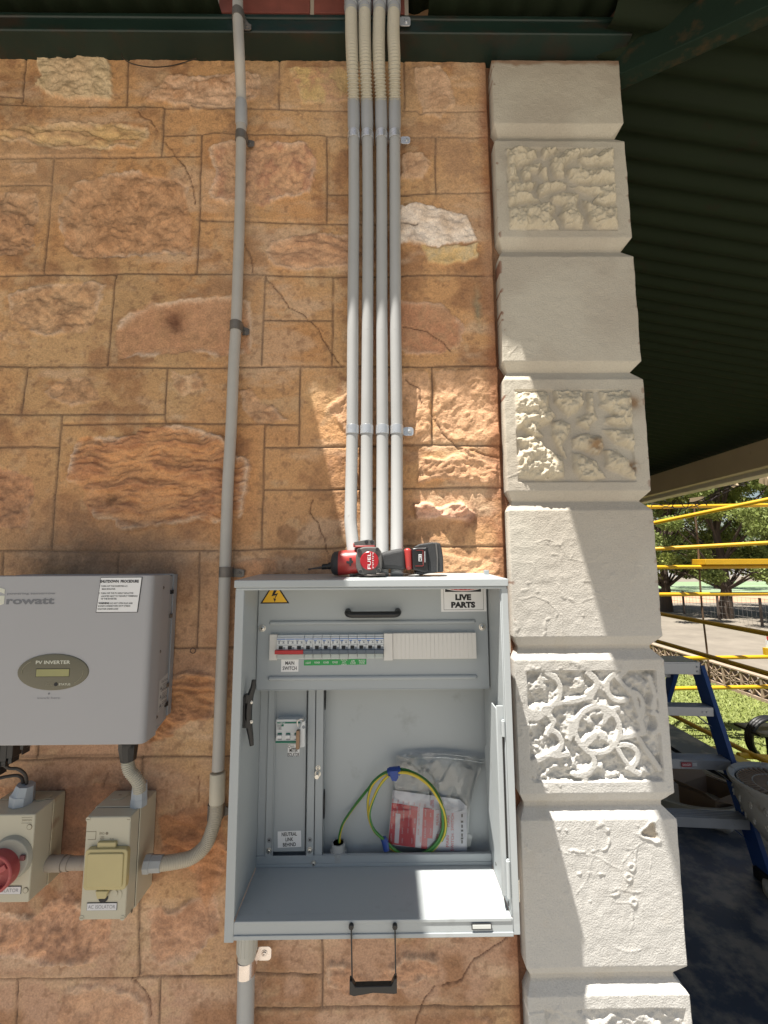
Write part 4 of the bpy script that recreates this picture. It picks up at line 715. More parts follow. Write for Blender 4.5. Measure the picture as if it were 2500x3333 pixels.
for t, x, y, h, wv in (('MAIN', 1062, 740, .006, .0200), ('MAIN', 1158, 755, .006, .0200), ('SWITCH', 1196, 762, .006, .030), ('MAIN', 1152, 935, .006, .0200), ('SWITCH', 1196, 945, .006, .030), ('SWITCH', 1098, 740, .006, .030), ('MAIN', 1060, 925, .006, .02)): ptext(t, x, y, h, wv, 2)
for t, x, y in (('RANGE', 745, 840), ('OVEN', 745, 930), ('HOT PLATES', 803, 750), ('GARAGE LIGHTS', 757, 690), ('POOL', 860, 750), ('SAUNA', 848, 845), ('SHED', 795, 840), ('PUMP', 832, 930), ('OFF PEAK', 895, 670), ('HEATER', 895, 760), ('SOLAR', 890, 850), ('OFFICE', 955, 680), ('POWER', 952, 770), ('SUB BOARD', 950, 860), ('SPA', 1000, 700), ('COOKER', 1000, 850), ('RANGE', 665, 680), ('OVEN', 650, 800), ('NEUTRAL', 645, 900), ('DRYER', 700, 650), ('WATER', 910, 920), ('HEATING', 815, 660)):
    ptext(t, x, y, .0028, .0018*len(t)+.002, 0 if (x < 880 or 920 < x) else 2)
for t, x, y in (('N.C.', 660, 565), ('N.C.', 706, 575), ('N.C.', 755, 582), ('N.C.', 803, 590), ('N.C.', 852, 597), ('N.C.', 902, 605), ('N.C.', 950, 612)): ptext(t, x, y, .003, .006, 2)
ptext('MAIN', 1005, 590, .004, .009, 2); ptext('ISOLATOR', 1022, 598, .004, .015, 2)
for i, y in enumerate((705, 760, 800, 840, 880, 910, 940)): q = Pp(1283, y, -.0013); b.obox(q, (.0016+.0006*(i % 2), 0, 0), (0, .0001, 0), (0, 0, .0030-.0012*(i % 2)), 3)
pap = b.build('label_sheet', [M_paper, M_pred, M_red, M_ink], bag, smooth=False)
M_bag = bpy.data.materials.new('clear_plastic'); M_bag.use_nodes = True; n = M_bag.node_tree; N = n.nodes; L_ = n.links; N.clear()
o_ = N.new('ShaderNodeOutputMaterial'); tr = N.new('ShaderNodeBsdfTransparent'); tr.inputs[0].default_value = (.975, .98, .985, 1); gl = N.new('ShaderNodeBsdfGlossy'); gl.inputs['Roughness'].default_value = .12; gl.inputs[0].default_value = (1, 1, 1, 1)
fr = N.new('ShaderNodeFresnel'); fr.inputs[0].default_value = 1.5; mx = N.new('ShaderNodeMixShader'); ad = N.new('ShaderNodeMath'); ad.operation = 'MULTIPLY_ADD'; ad.inputs[1].default_value = 1.1; ad.inputs[2].default_value = .02
L_.new(fr.outputs[0], ad.inputs[0]); L_.new(ad.outputs[0], mx.inputs[0]); L_.new(tr.outputs[0], mx.inputs[1]); L_.new(gl.outputs[0], mx.inputs[2])
df = N.new('ShaderNodeBsdfTranslucent'); df.inputs[0].default_value = (.8, .82, .85, 1); mx2 = N.new('ShaderNodeMixShader'); mx2.inputs[0].default_value = .03; L_.new(mx.outputs[0], mx2.inputs[1]); L_.new(df.outputs[0], mx2.inputs[2]); tcb = N.new('ShaderNodeTexCoord'); nb1 = N.new('ShaderNodeTexNoise'); nb1.noise_type = 'RIDGED_MULTIFRACTAL'; nb1.inputs['Scale'].default_value = 16; nb1.inputs['Detail'].default_value = 2; nb1.inputs['Distortion'].default_value = 1.2; L_.new(tcb.outputs['Object'], nb1.inputs['Vector'])
mrb = N.new('ShaderNodeMapRange'); mrb.inputs[1].default_value = .70; mrb.inputs[2].default_value = .95; mrb.inputs[4].default_value = .35; L_.new(nb1.outputs[0], mrb.inputs[0]); dfb = N.new('ShaderNodeBsdfDiffuse'); dfb.inputs[0].default_value = (.85, .87, .9, 1); mx3 = N.new('ShaderNodeMixShader'); L_.new(mrb.outputs[0], mx3.inputs[0]); L_.new(mx2.outputs[0], mx3.inputs[1]); L_.new(dfb.outputs[0], mx3.inputs[2]); L_.new(mx3.outputs[0], o_.inputs[0])
TL, TR2, BR, BLq = (690, 160), (1490, 190), (1350, 1040), (612, 1040)
def bagf(front):
    def f(u, v):
        x = (1-v)*((1-u)*BLq[0]+u*BR[0])+v*((1-u)*TL[0]+u*TR2[0]); y = (1-v)*((1-u)*BLq[1]+u*BR[1])+v*((1-u)*TL[1]+u*TR2[1])
        y -= 45*v*math.sin(math.pi*u); x -= 60*math.sin(math.pi*v)*u*(v > .2)
        cr = float(ridged(np.array([u*2.2+(0 if front else 7)]), np.array([v*2.2+.35*u]), 1.7, 3, 5)[0]); am = (.011 if v > .45 else .002)*math.sin(math.pi*min(1, max(0, u)))**.4*(math.sin(math.pi*v)**.5)
        cr2 = float(ridged(np.array([u*3.3+v]), np.array([v*2-u]), 1.3, 2, 15)[0])
        base = CV('B', x, y, YP-.006+(.007 if not front else -.005*(1-v))); base.y += -(cr*am*1.6+(cr2-.5)*am) if front else cr*am*.5
        return base
    return f
b = MB(); b.grid(bagf(True), 60, 60); b.grid(bagf(False), 30, 30); bg_ = b.build('bag_film', M_bag, bag, ang=80)
b = MB()
for v_ in (.985, .955): b.tube([bagf(True)(u, v_)+Vector((0, -.001, 0)) for u in np.linspace(.0, 1, 40)], .0006, 6)
b.build('zip_strip', M_bag, bag)

# ================================================================== conduits
M_cond = mat('conduit_grey', (.41, .415, .41), .42, var=.06, vs=14, dirt=(.24, .22, .19), ds=34, dth=.66)
M_flex = mat('flex_conduit_cream', (.46, .43, .35), .45, var=.06)
M_coup = mat('coupling_grey', (.36, .37, .38), .4, var=.05)
M_galv = mat('bright_zinc', (.60, .61, .62), .28, metal=.55, var=.15, vs=60)
M_oldg = mat('dull_galvanised', (.20, .18, .16), .6, metal=.6, var=.4, vs=50, bump=.4)
RC = .0132
def dep(py):   # how far the pipe centre stands off the wall
    if py < 40: return -.075
    if py < 190: return -.078
    if py < 340: return -.078+(py-190)/150*.050
    if py < 1380: return -.027
    return -.027-(min(py, 1900)-1380)**2/480**2*.062
cnames = ['bending left at its foot', 'second from the left', 'third from the left', 'on the right next to the clip tabs']
cxs = [[(0, 1143), (100, 1144), (200, 1147), (320, 1151), (440, 1152), (700, 1152), (1000, 1149), (1400, 1147), (1600, 1143), (1700, 1141), (1770, 1148), (1885, 1160)],
       [(0, 1187), (100, 1187), (200, 1189), (320, 1194), (440, 1196), (700, 1198), (1000, 1197), (1400, 1194), (1885, 1192)],
       [(0, 1236), (100, 1233), (200, 1233), (320, 1240), (440, 1242), (700, 1243), (1000, 1243), (1400, 1245), (1885, 1244)],
       [(0, 1282), (100, 1280), (200, 1284), (320, 1285), (440, 1285), (700, 1286), (1000, 1287), (1400, 1292), (1885, 1292)]]
def strap(b, c, r, wd, tab=0, tl=.02, mi=0):     # half-round saddle on a vertical pipe, c centre, optional tab to the right
    n = 14; c = Vector(c)
    for k in range(n):
        a0, a1 = math.pi*(1+k/n), math.pi*(1+(k+1)/n); r0, r1 = r, r+.0011
        P_ = [c+Vector((math.cos(a)*q, math.sin(a)*q, z)) for z in (-wd/2, wd/2) for q in (r0, r1) for a in (a0, a1)]
        b.add(P_, [(2, 3, 7, 6), (0, 4, 5, 1), (0, 1, 3, 2), (4, 6, 7, 5)], mi)
    for s_ in (-1, 1): b.box(c.x+s_*(r+.0005)-.0006, c.x+s_*(r+.0005)+.0006, c.y, c.y+r*.9, c.z-wd/2, c.z+wd/2, mi)
    if tab:
        y_ = c.y+r*.45; x0 = c.x+r
        b.prism(rrect(x0, x0+tl, c.z-wd*.5-.001, c.z+wd*.5-.001, wd*.32), y_, y_+.0015, mi); b.screw((x0+tl*.62, y_, c.z-.001), r=wd*.17, mi=mi, dm=mi+1)
for i, cx in enumerate(cxs):
    at = lambda py: float(np.interp(py, [q[0] for q in cx], [q[1] for q in cx]))
    pt = lambda py: V(at(py), py, dep(py))
    base = pt(1885); ct = thing('conduit', (base.x, base.y, 1.575), 'grey plastic conduit rising from the enclosure top, '+cnames[i], 'conduit', 'four new conduits above the enclosure')
    top = V(at(0), -160, -.075)
    path = [pt(y) for y in range(440, 1380, 40)]+[pt(y) for y in range(1380, 1886, 15)]
    path = [q for q in path if q.z > 1.577]+[Vector((path[-1].x, path[-1].y, 1.576))]
    b = MB(); b.tube(path, RC*.985, 22); b.build('pipe', M_cond, ct)
    b = MB(); fp = resample(spline([V(at(38), 38, -.076), V(at(110), 110, -.078), V(at(170), 170, -.077), V(at(230), 230, -.066), V(at(290), 290, -.045), V(at(330), 330, -.031)], 14), .00105)
    b.tube(fp, [RC*1.00+.0016*math.cos(2*math.pi*k*.00105/.0063) for k in range(len(fp))], 20); b.build('flexible_section', M_flex, ct, ang=180)
    b = MB(); a_ = V(at(320), 322, -.028); c_ = pt(442); b.tube([a_, a_+(c_-a_)*.06, a_+(c_-a_)*.72, a_+(c_-a_)*.82, c_], [RC*1.05, RC*1.13, RC*1.13, RC*1.04, RC*1.03], 22); b.build('coupling', M_coup, ct)
    b = MB(); b.tube([top, V(at(0), -60, -.075), V(at(0), 20, -.075), V(at(38), 44, -.0755)], [RC, RC*1.1, RC*1.12, RC*1.1], 20); b.build('coupling', M_coup, ct)
    for y_, wd, r_ in ((446, .020, RC*1.05), (8, .030, RC*1.16), (1400, .020, RC*1.03)):
        q = V(at(y_), y_, dep(y_)); b = MB(); strap(b, q, r_, wd, tab=(i == 3 and y_ != 8), tl=.024)
        if y_ == 8 and i == 3: b.prism(rrect(q.x+RC, q.x+.040, V(1320, 85, -.066).z, V(1320, 55, -.066).z, .006), -.067, -.065, 0); b.screw((V(1322, 71, -.067)), r=.0042, mi=0, dm=1)
        if y_ == 446 and i == 3: pass
        b.build('saddle_clip', [M_galv, M_dark], ct, bevel=.0003, seg=1)
# older conduit on the left
b = MB(); lp = [(774, -60, -.07), (774, 0, -.07), (775, 75, -.075), (780, 190, -.07), (784, 290, -.035), (786, 360, -.022), (785, 450, -.02), (781, 680, -.02), (774, 904, -.02), (769, 1050, -.02), (761, 1186, -.02), (753, 1382, -.02), (742, 1578, -.02), (735, 1790, -.02), (731, 1900, -.02), (725, 2090, -.022), (713, 2427, -.024), (709, 2520, -.025)]
oc = thing('old_conduit', (V(709, 2500, -.025).x, -.025, 1.0), 'older weathered grey conduit running up the wall left of the enclosure', 'conduit')
P_ = [V(*q) for q in lp]; b.tube(resample(spline(P_, 8), .01), .0121, 20); M_oldc = mat('old_conduit_grey', (.44, .42, .385), .5, var=.1, vs=20, dirt=(.28, .22, .17), ds=25, dth=.66); b.build('pipe', M_oldc, oc)
b = MB(); a_, c_ = V(785, 330, -.028), V(786, 410, -.021); b.tube([a_, a_+(c_-a_)*.1, a_+(c_-a_)*.9, c_], [.013, .0142, .0142, .0128], 20); b.build('coupling', M_coup, oc)
b = MB(); a_, c_ = V(709, 2514, -.025), V(706, 2612, -.026); b.tube([a_, a_+(c_-a_)*.02, c_], [.0145, .0152, .0152], 22); b.build('coupling', mat('cream_coupling', (.58, .53, .42), .5, var=.05), oc)
bend = [V(*q) for q in ((705, 2605, -.026), (703, 2650, -.027), (694, 2690, -.030), (670, 2750, -.036), (627, 2789, -.043), (578, 2803, -.048), (521, 2811, -.052))]
fp = resample(spline(bend, 14), .0007); b = MB(); b.tube(fp, [.0128+.0006*math.cos(2*math.pi*k*.0007/.0030) for k in range(len(fp))], 18); b.build('flexible_section', mat('flex_old', (.47, .42, .33), .55, var=.08, dirt=(.33, .28, .22), ds=20), oc, ang=180)
for (x, y, ty, tx, m_) in ((785, 447, 468, 828, M_oldg), (768, 1063, 1080, 812, M_oldg), (734, 1862, 1866, 796, M_oldg), (775, 50, 88, 818, M_oldg), (701, 2640, 2640, 745, M_oldg)):
    q = V(x, y, -.02 if y != 50 else -.074); b = MB(); strap(b, q, .0126 if y != 2640 else .0140, .022 if y != 2640 else .030); t_ = V(tx, ty, -.006 if y != 50 else -.066); zz_ = t_.z
    b.prism([(q.x+.011, zz_-.008), (t_.x-.006, zz_-.009), (t_.x, zz_-.006), (t_.x, zz_+.006), (t_.x-.006, zz_+.009), (q.x+.011, q.z+.008)], t_.y-.0012, t_.y+.0010); b.screw((t_.x-.010, t_.y-.001, zz_), r=.0034, dm=1)
    b.build('saddle_clip', [m_, M_dark], oc, bevel=.0003, seg=1)
b = MB(); q = V(472, 2812, -.055); a_ = V(528, 2810, -.052); b.tube([q, q+(a_-q)*.35, q+(a_-q)*.36, a_], [.0165, .0165, .0150, .0150], 8); b.build('adaptor', M_gland, oc, bevel=.0006)
# conduit below the enclosure
bc = thing('lower_conduit', (V(798, 3333, -.05).x, -.05, .6), 'thick grey conduit coming out of the enclosure bottom with a shiny clip', 'conduit')
YC = -.045; b = MB(); a_, c_ = V(804, 3040, YC), V(797, 3400, YC+.018); c2 = a_+(c_-a_)*1.8; b.tube([a_, c_, c2], .0160, 24); b.build('pipe', M_cond, bc)
b = MB(); q0, q1 = V(806, 3030, YC), V(803, 3118, YC); pth = [q0+(q1-q0)*t for t in (0, .78, .8, 1)]; b.tube(pth, [.0185, .0185, .0168, .0166], 24)
for k in range(16):
    a0 = math.pi*2*k/16; b.beam(pth[0]+Vector((math.cos(a0)*.0186, math.sin(a0)*.0186, 0)), pth[1]+Vector((math.cos(a0)*.0186, math.sin(a0)*.0186, .002)), .0022, .0016, up=(math.cos(a0), math.sin(a0), 0))
b.build('adaptor', mat('adaptor_cream', (.50, .49, .44), .45, var=.05), bc, bevel=.0003, seg=1)
b = MB(); q = V(800, 3143, YC+.004); strap(b, q, .0168, .027); t_ = V(868, 3100, -.02); b.prism(rrect(V(835, 3100, -.02).x, V(884, 3100, -.02).x, V(868, 3124, -.02).z, V(868, 3078, -.02).z, .007), -.022, -.020, 0); b.screw(t_+Vector((-.004, -.002, 0)), r=.0045, mi=0, dm=1)
b.box(q.x+.014, V(842, 3100, -.02).x, -.030, -.021, t_.z-.012, t_.z+.008, 0); b.build('saddle_clip', [mat('shiny_clip', (.75, .68, .64), .25, metal=1, var=.2, vs=50), M_dark], bc, bevel=.0003, seg=1)
# ================================================================== solar inverter
YV = -.113
M_inv = mat('inverter_grey', (.37, .368, .38), .42, var=.06, vs=3, bump=.15, bs=1200)
M_inv2 = mat('inverter_side', (.31, .325, .345), .45, var=.04, vs=5)
M_olive = mat('olive_panel', (.135, .125, .085), .35, var=.05); M_lcd = mat('lcd_screen', (.30, .29, .12), .25, var=.12, vs=25); M_print = mat('print_dark_grey', (.17, .175, .19), .6); M_pale = mat('print_pale', (.62, .62, .52), .5)
def I_(x, y, Y=YV): return CV('I', x, y, Y)
xr_ = V(497, 1873, YV).x; zt_ = V(300, 1873, YV).z; zb2 = V(300, 2425, YV).z; xl_ = xr_-.335
inv = thing('solar_inverter', ((xl_+xr_)/2, -.01, zb2), 'grey wall-mounted solar inverter with an oval olive display panel', 'inverter')
b = MB(); n = 8; r = .012
prof = [(xl_+r-r*math.cos(a), YV+r-r*math.sin(a)) for a in np.linspace(0, math.pi/2, n)]+[(xr_-r+r*math.sin(a), YV+r-r*math.cos(a)) for a in np.linspace(0, math.pi/2, n)]
prof += [(xr_, YV+.045), (xl_, YV+.045)]
b.add([(x, y, z) for z in (zb2, zt_) for x, y in prof], [tuple(range(len(prof)-1, -1, -1)), tuple(range(len(prof), 2*len(prof)))]+[(i, (i+1) % len(prof), (i+1) % len(prof)+len(prof), i+len(prof)) for i in range(len(prof))])
b.build('front_cover', M_inv, inv, bevel=.0015)
b = MB(); zk = V(540, 2338, -.02).z
b.prism([(xl_+.004, zb2+.004), (xr_-.004, zb2+.004), (xr_-.004, zt_-.002), (xl_+.004, zt_-.002)], YV+.0455, YV+.058)
vs = [(x, y, z) for x in (xl_+.004, xr_-.004) for y, z in ((YV+.0581, zb2+.006), (-.020, zk), (-.020, zt_-.004), (YV+.0581, zt_-.002))]
b.add(vs, [(0, 1, 2, 3), (7, 6, 5, 4), (0, 4, 5, 1), (1, 5, 6, 2), (2, 6, 7, 3), (3, 7, 4, 0)]); b.build('side_housing', M_inv2, inv, bevel=.001)
b = MB(); b.box(xl_+.02, xr_-.002, -.019, -.003, zk+.005, zt_-.001)
for i in range(7): b.box(xl_+.03, xr_-.002, -.060+i*.006, -.058+i*.006, zt_-.0015, zt_+.0006)
b.build('heatsink', M_inv2, inv, bevel=.0006)
b = MB()
pts = [(1380+i*0, y) for i, y in enumerate((0,))]
xs_ = xr_-.0035
def SX(px, py): q = VX(*C('I', px, py), xs_); return q
wv = [SX(1448, 60), SX(1420, 350), SX(1385, 640), SX(1370, 850), SX(1368, 1150), SX(1372, 1440)]
b.add([q+Vector((.0007, 0, 0)) for q in wv]+[Vector((xs_+.0007, -.035, q.z)) for q in wv], [(i, i+1, i+7, i+6) for i in range(5)])
b.build('side_cover', M_inv, inv, smooth=False)
for x, y in ((1434, 178), (1360, 780), (1358, 1372)): b = MB(); q = SX(x, y); b.screw((xs_+.001, max(q.y, YV+.05), q.z), (1, 0, 0), .0025); b.build('screw', [M_oldg, M_dark], inv)
for y in (212, 425, 1030, 1190): b = MB(); q = VX(*C('I', 1555, y), xr_); b.box(xr_-.006, xr_-.001, -.030, -.020, q.z-.004, q.z+.004); b.build('clip', M_dark if y in (212, 1190) else M_oldg, inv)
# caution sticker on the side
a_, c_ = SX(1385, 1330), SX(1495, 1010); y0, y1 = -.060, -.026; z0, z1 = SX(1385, 1320).z, SX(1420, 1020).z
b = MB(); sh = .008; Xs = xs_+.0012; b.add([(Xs, y0, z0), (Xs, y1, z0+sh), (Xs, y1, z1+sh), (Xs, y0, z1)], [(0, 1, 2, 3)], 0)
for k in range(3):
    zc = z1-.008-(z1-z0)*.28*k; b.text('CAUTION', (Xs+.0003, y0+.021, zc+.004), .0045, .026, (0, 1, 0), (0, 0, 1), 1, bold=.02); b.add([(Xs+.0003, y0+.004, zc-.010), (Xs+.0003, y0+.012, zc-.010), (Xs+.0003, y0+.008, zc-.003)], [(0, 1, 2)], 1)
    for j in range(4 if k < 2 else 2): b.add([(Xs+.0003, y0+.014, zc-.002-j*.003), (Xs+.0003, y0+.033, zc-.0015-j*.003), (Xs+.0003, y0+.033, zc-.0025-j*.003), (Xs+.0003, y0+.014, zc-.003-j*.003)], [(0, 1, 2, 3)], 1)
for j in range(3): zc = z0+.010-j*.003; b.add([(Xs+.0003, y0+.003, zc), (Xs+.0003, y0+.033, zc+.006), (Xs+.0003, y0+.033, zc+.005), (Xs+.0003, y0+.003, zc-.001)], [(0, 1, 2, 3)], 1)
b.build('caution_sticker', [mat('sticker_grey_white', (.5, .5, .49), .6), M_print], inv, smooth=False)
# procedure sign
a_, c_ = I_(870, 393), I_(1278, 82); b = MB(); y_ = YV-.0008
dx = .004
b.add([(a_.x-.0012, y_, a_.z-.0012), (c_.x-dx, y_, a_.z-.001), (c_.x+.0015, y_, c_.z+.001), (a_.x+dx, y_, c_.z+.001)], [(0, 1, 2, 3)], 1)
b.add([(a_.x, y_-.0004, a_.z), (c_.x-dx-.0012, y_-.0004, a_.z), (c_.x, y_-.0004, c_.z), (a_.x+dx+.0008, y_-.0004, c_.z)], [(0, 1, 2, 3)], 0)
for t, x, y, h, wv_, bo_ in (('SHUTDOWN  PROCEDURE', 905, 117, .0050, 348, .03), ('1. TURN OFF THE INVERTER A.C.', 900, 160, .0030, 255, 0), ('MAIN ISOLATOR.', 922, 186, .0030, 122, 0), ('2. TURN OFF THE PV ARRAY ISOLATOR', 895, 224, .0030, 310, 0), ('LOCATED NEXT TO THE INPUT TERMINALS', 915, 250, .0030, 326, 0),
        ('OF THE INVERTER.', 912, 274, .0030, 144, 0), ('WARNING', 890, 313, .0034, 98, .03), ('-DO NOT OPEN PLUG AND', 992, 314, .0030, 206, 0), ('SOCKET CONNECTORS OR PV STRING', 886, 339, .0030, 290, 0), ('ISOLATOR UNDER LOAD.', 883, 365, .0030, 188, 0)):
    q = I_(x, y); b.text(t, (q.x, y_-.0008, q.z), h, I_(x+wv_, y).x-q.x, mi=1, align='l', bold=bo_+.012)
b.build('procedure_sign', [M_white, M_ink], inv, smooth=False)
b = MB(); q = I_(60, 285); b.text('rowatt', (q.x, YV-.0006, q.z-.001), .0135, I_(492, 285).x-q.x, mi=0, align='l', bold=.03)
b.text('powering tomorrow', (I_(68, 226).x, YV-.0006, I_(68, 226).z), .0042, I_(498, 226).x-I_(68, 226).x, mi=0, align='l')
q = I_(-28, 262); b.text('G', (q.x, YV-.0006, q.z+.002), .030, .030, mi=1, align='c', bold=.05); b.build('logo', [M_print, M_pale], inv, smooth=False)
c_ = I_(481, 932); rx, rz = I_(802, 932).x-c_.x, (I_(481, 768).z-I_(481, 1098).z)/2; b = MB(); n = 48
ell = lambda s_, y: [(c_.x+rx*s_*math.cos(2*math.pi*i/n), y, c_.z+rz*s_*math.sin(2*math.pi*i/n)) for i in range(n)]
b.add(ell(1, YV)+ell(.985, YV-.0016)+ell(.9, YV-.0024), [(i, (i+1) % n, (i+1) % n+n, i+n) for i in range(n)]+[(i+n, (i+1) % n+n, (i+1) % n+2*n, i+2*n) for i in range(n)]+[tuple(range(2*n, 3*n))], 0)
q = I_(487, 842); b.text('PV INVERTER', (q.x, YV-.0027, q.z), .0062, I_(638, 0).x-I_(337, 0).x, mi=1, bold=.02); q = I_(590, 1040); b.text('STATUS', (q.x, YV-.0027, q.z), .0037, .0215, mi=1, bold=.01)
for t, y in (('Normal', 1026), ('Fault', 1046)): q = I_(450, y); b.text(t, (q.x, YV-.0027, q.z), .0026, .012, mi=3)
q = I_(512, 1040); b.disc((q.x, YV-.0024, q.z), (0, -1, 0), .0034, .0006, 16, 2)
for s_ in (-1, 1):
    ar = [(c_.x+s_*rx*.86*math.cos(t), YV-.0026, c_.z-rz*.86*math.sin(t)*(1 if s_ > 0 else -1)) for t in np.linspace(-.1, .75, 12)]; b.tube(ar, .0006, 5, 3)
dp_ = b.build('display_panel', [M_olive, M_pale, M_dark, mat('olive_light', (.25, .23, .16), .4)], inv, ang=20)
a_, e_ = I_(328, 975), I_(636, 897); b = MB(); b.box(a_.x, e_.x, YV-.0030, YV-.002, a_.z, e_.z, 1); b.box(a_.x+.0014, e_.x-.0004, YV-.0033, YV-.0029, a_.z+.0012, e_.z-.0012, 0); b.build('screen', [M_lcd, mat('olive_dark', (.06, .055, .035), .4)], dp_)
b = MB(); q = I_(441, 1127); b.disc((q.x, YV, q.z), (0, -1, 0), .0019, .0004, 14); q = I_(440, 1165); b.text('knock here', (q.x, YV-.0004, q.z), .0040, I_(536, 0).x-I_(343, 0).x, bold=-.008); b.build('knock_mark', M_print, inv, smooth=False)
# inverter cable gland (right) and flexible conduit to the isolator
gl_ = V(418, 2440, -.075); b = MB(); zt2 = zb2+.004
b.tube([(gl_.x, -.075, zt2), (gl_.x, -.075, zt2-.010), (gl_.x, -.075, zt2-.011), (gl_.x-.001, -.074, zt2-.022), (gl_.x, -.073, V(418, 2474, -.073).z)], [.0165, .0165, .0180, .0178, .0140], 10); b.build('cable_gland', M_blackp, inv, bevel=.0008)
fl = [V(*q) for q in ((416, 2465, -.073), (417, 2490, -.072), (425, 2512, -.070), (442, 2532, -.067), (452, 2550, -.064), (455, 2575, -.060))]
fp = resample(spline(fl, 14), .0008); b = MB(); b.tube(fp, [.0108+.0012*math.cos(2*math.pi*k*.0008/.0038) for k in range(len(fp))], 18); o = b.build('flexible_conduit', M_flex, None, ang=180); tag(o, 'short ribbed cream flexible conduit between the inverter and the AC isolator', 'conduit')
for x, w_, yy in ((8, .016, 2500), (28, .014, 2470), (50, .011, 2460), (87, .006, 2432)):
    q = V(x, 2430, -.075); e = V(x, yy, -.075); b = MB(); b.box(q.x-w_/2, q.x+w_/2, -.088, -.065, e.z, zb2+.004); b.box(q.x-w_/2+.002, q.x+w_/2-.002, -.086, -.067, e.z-.010, e.z)
    o = b.build('plug_connector', M_blackp, inv, bevel=.001)
# ================================================================== AC isolator
M_iso = mat('isolator_cream', (.48, .45, .35), .5, var=.05, vs=10, bump=.15, bs=700, dirt=(.30, .24, .17), ds=9, dth=.66)
M_yb = mat('yellowed_cover', (.46, .39, .19), .25, var=.12, vs=14)
def A_(x, y, Y): return CV('A', x, y, Y)
YA = -.092; YM = -.064
xa, xb_ = A_(585, 640, YA).x, A_(868, 900, YA).x; zt_, zb3 = A_(700, 640, YA).z, A_(700, 1336, YA).z
ac = thing('ac_isolator', ((xa+xb_)/2, -.03, zb3), 'cream plastic AC isolator box with a yellowed clear flap under the inverter', 'isolator switch')
xa2, xb2 = A_(652, 572, YM).x, A_(945, 800, YM).x; zt3 = A_(800, 572, YM).z
zbm = A_(910, 1250, YM).z; xc = A_(1062, 600, -.004).x
b = MB()
P0 = [(xa, zb3), (xb_, zb3), (xb_, zt_), (xa, zt_)]; P1 = [(xa2-.006, zb3-.0), (xb2, zb3-.0), (xb2, zt3), (xa2-.006, zt3)]
def loft(b, A, ya, B, yb, mi=0):
    n = len(A); b.add([(p_[0], ya, p_[1]) for p_ in A]+[(p_[0], yb, p_[1]) for p_ in B], [tuple(range(n)), tuple(range(2*n-1, n-1, -1))]+[(i, i+n, (i+1) % n+n, (i+1) % n) for i in range(n)], mi)
loft(b, P0, YA, [(xa-.002, zb3-.001), (xb_+.002, zb3-.001), (xb_+.002, zt3-.001), (xa-.002, zt3-.001)], YM)
b.build('front_housing', M_iso, ac, bevel=.0022, seg=3)
b = MB(); R_ = rrect(xa-.003, xb_+.003, zb3-.002, zt3, .003); b.prism(R_, YM+.0008, -.003); bb = b.build('base_box', M_iso, ac, bevel=.001)
b = MB(); b.prism(rrect(xa-.0015, xb_+.0015, zb3-.0005, zt3-.0015, .003), YM-.0004, YM+.001); b.build('gasket', M_dark, ac)
fx = lambda t: xa+(xb_-xa)*t
for x, y in ((596, 657), (870, 657), (552, 1322), (826, 1322)): b = MB(); q = A_(x, y, YA); b.disc((q.x, YA+.0005, q.z), (0, -1, 0), .0042, .0012, 16, 0); b.box(q.x-.003, q.x+.003, YA-.0010, YA-.0006, q.z-.0004, q.z+.0004, 1); b.build('screw', [M_iso, mat('groove_brown', (.2, .17, .12), .7)], ac)
gb = MATS['groove_brown']
b = MB(); q0, q1 = A_(578, 795, YA), A_(650, 738, YA)
for (x0, x1, z0_, z1_2) in ((q0.x, q1.x, q1.z-.0006, q1.z), (q0.x+.004, q1.x, q0.z, q0.z+.0006), (q1.x-.0006, q1.x, q0.z, q1.z)): b.box(x0, x1, YA-.0004, YA+.0002, z0_, z1_2)
q = A_(700, 752, YA); b.text('IMO', (q.x-.003, YA-.0003, q.z), .0045, .009, mi=0); b.disc((q.x+.006, YA+.0001, q.z), (0, -1, 0), .0026, .0003, 14)
for t, x, y in (('I 20A', 690, 775), ('500V', 690, 788), ('56', 755, 788)): q = A_(x, y, YA); b.text(t, (q.x, YA-.0003, q.z), .0028, .008, mi=0)
b.build('printing', gb, ac, smooth=False)
# yellow flap
q0, q1 = A_(552, 1145, YA-.012), A_(858, 862, YA-.012); b = MB()
b.prism(rrect(q0.x, q1.x, q0.z, q1.z, .007), YA-.010, YA+.001); b.prism(rrect(q0.x+.006, q1.x-.006, q0.z+.006, q1.z-.006, .004), YA-.0125, YA-.009)
h0_, h1_ = A_(652, 862, YA-.006), A_(782, 812, YA-.006); b.box(h0_.x, h1_.x, YA-.006, YA+.001, h0_.z-.002, h1_.z); h0_, h1_ = A_(640, 1195, YA-.010), A_(730, 1140, YA-.010); b.prism([(h0_.x, h1_.z), (h1_.x, h1_.z), (h1_.x-.004, h0_.z), (h0_.x+.004, h0_.z)], YA-.011, YA-.002)
b.build('clear_flap', M_yb, ac, bevel=.0016, seg=3)
b = MB(); q = A_(692, 1192, YA-.003); b.disc((q.x, YA+.0005, q.z), (0, -1, 0), .0085, .002, 18, 0); b.build('latch_recess', M_dark, ac)
b = MB(); q = A_(760, 1165, YA-.002); b.prism(rrect(q.x-.004, q.x+.016, q.z-.011, q.z+.008, .008), YA-.001, YA+.001, 0); b.disc((q.x+.002, YA-.001, q.z+.002), (0, -1, 0), .007, .002, 18); b.build('latch_plate', M_iso, ac, bevel=.0004)
a_, c_ = A_(584, 1274, YA-.001), A_(790, 1219, YA-.001)
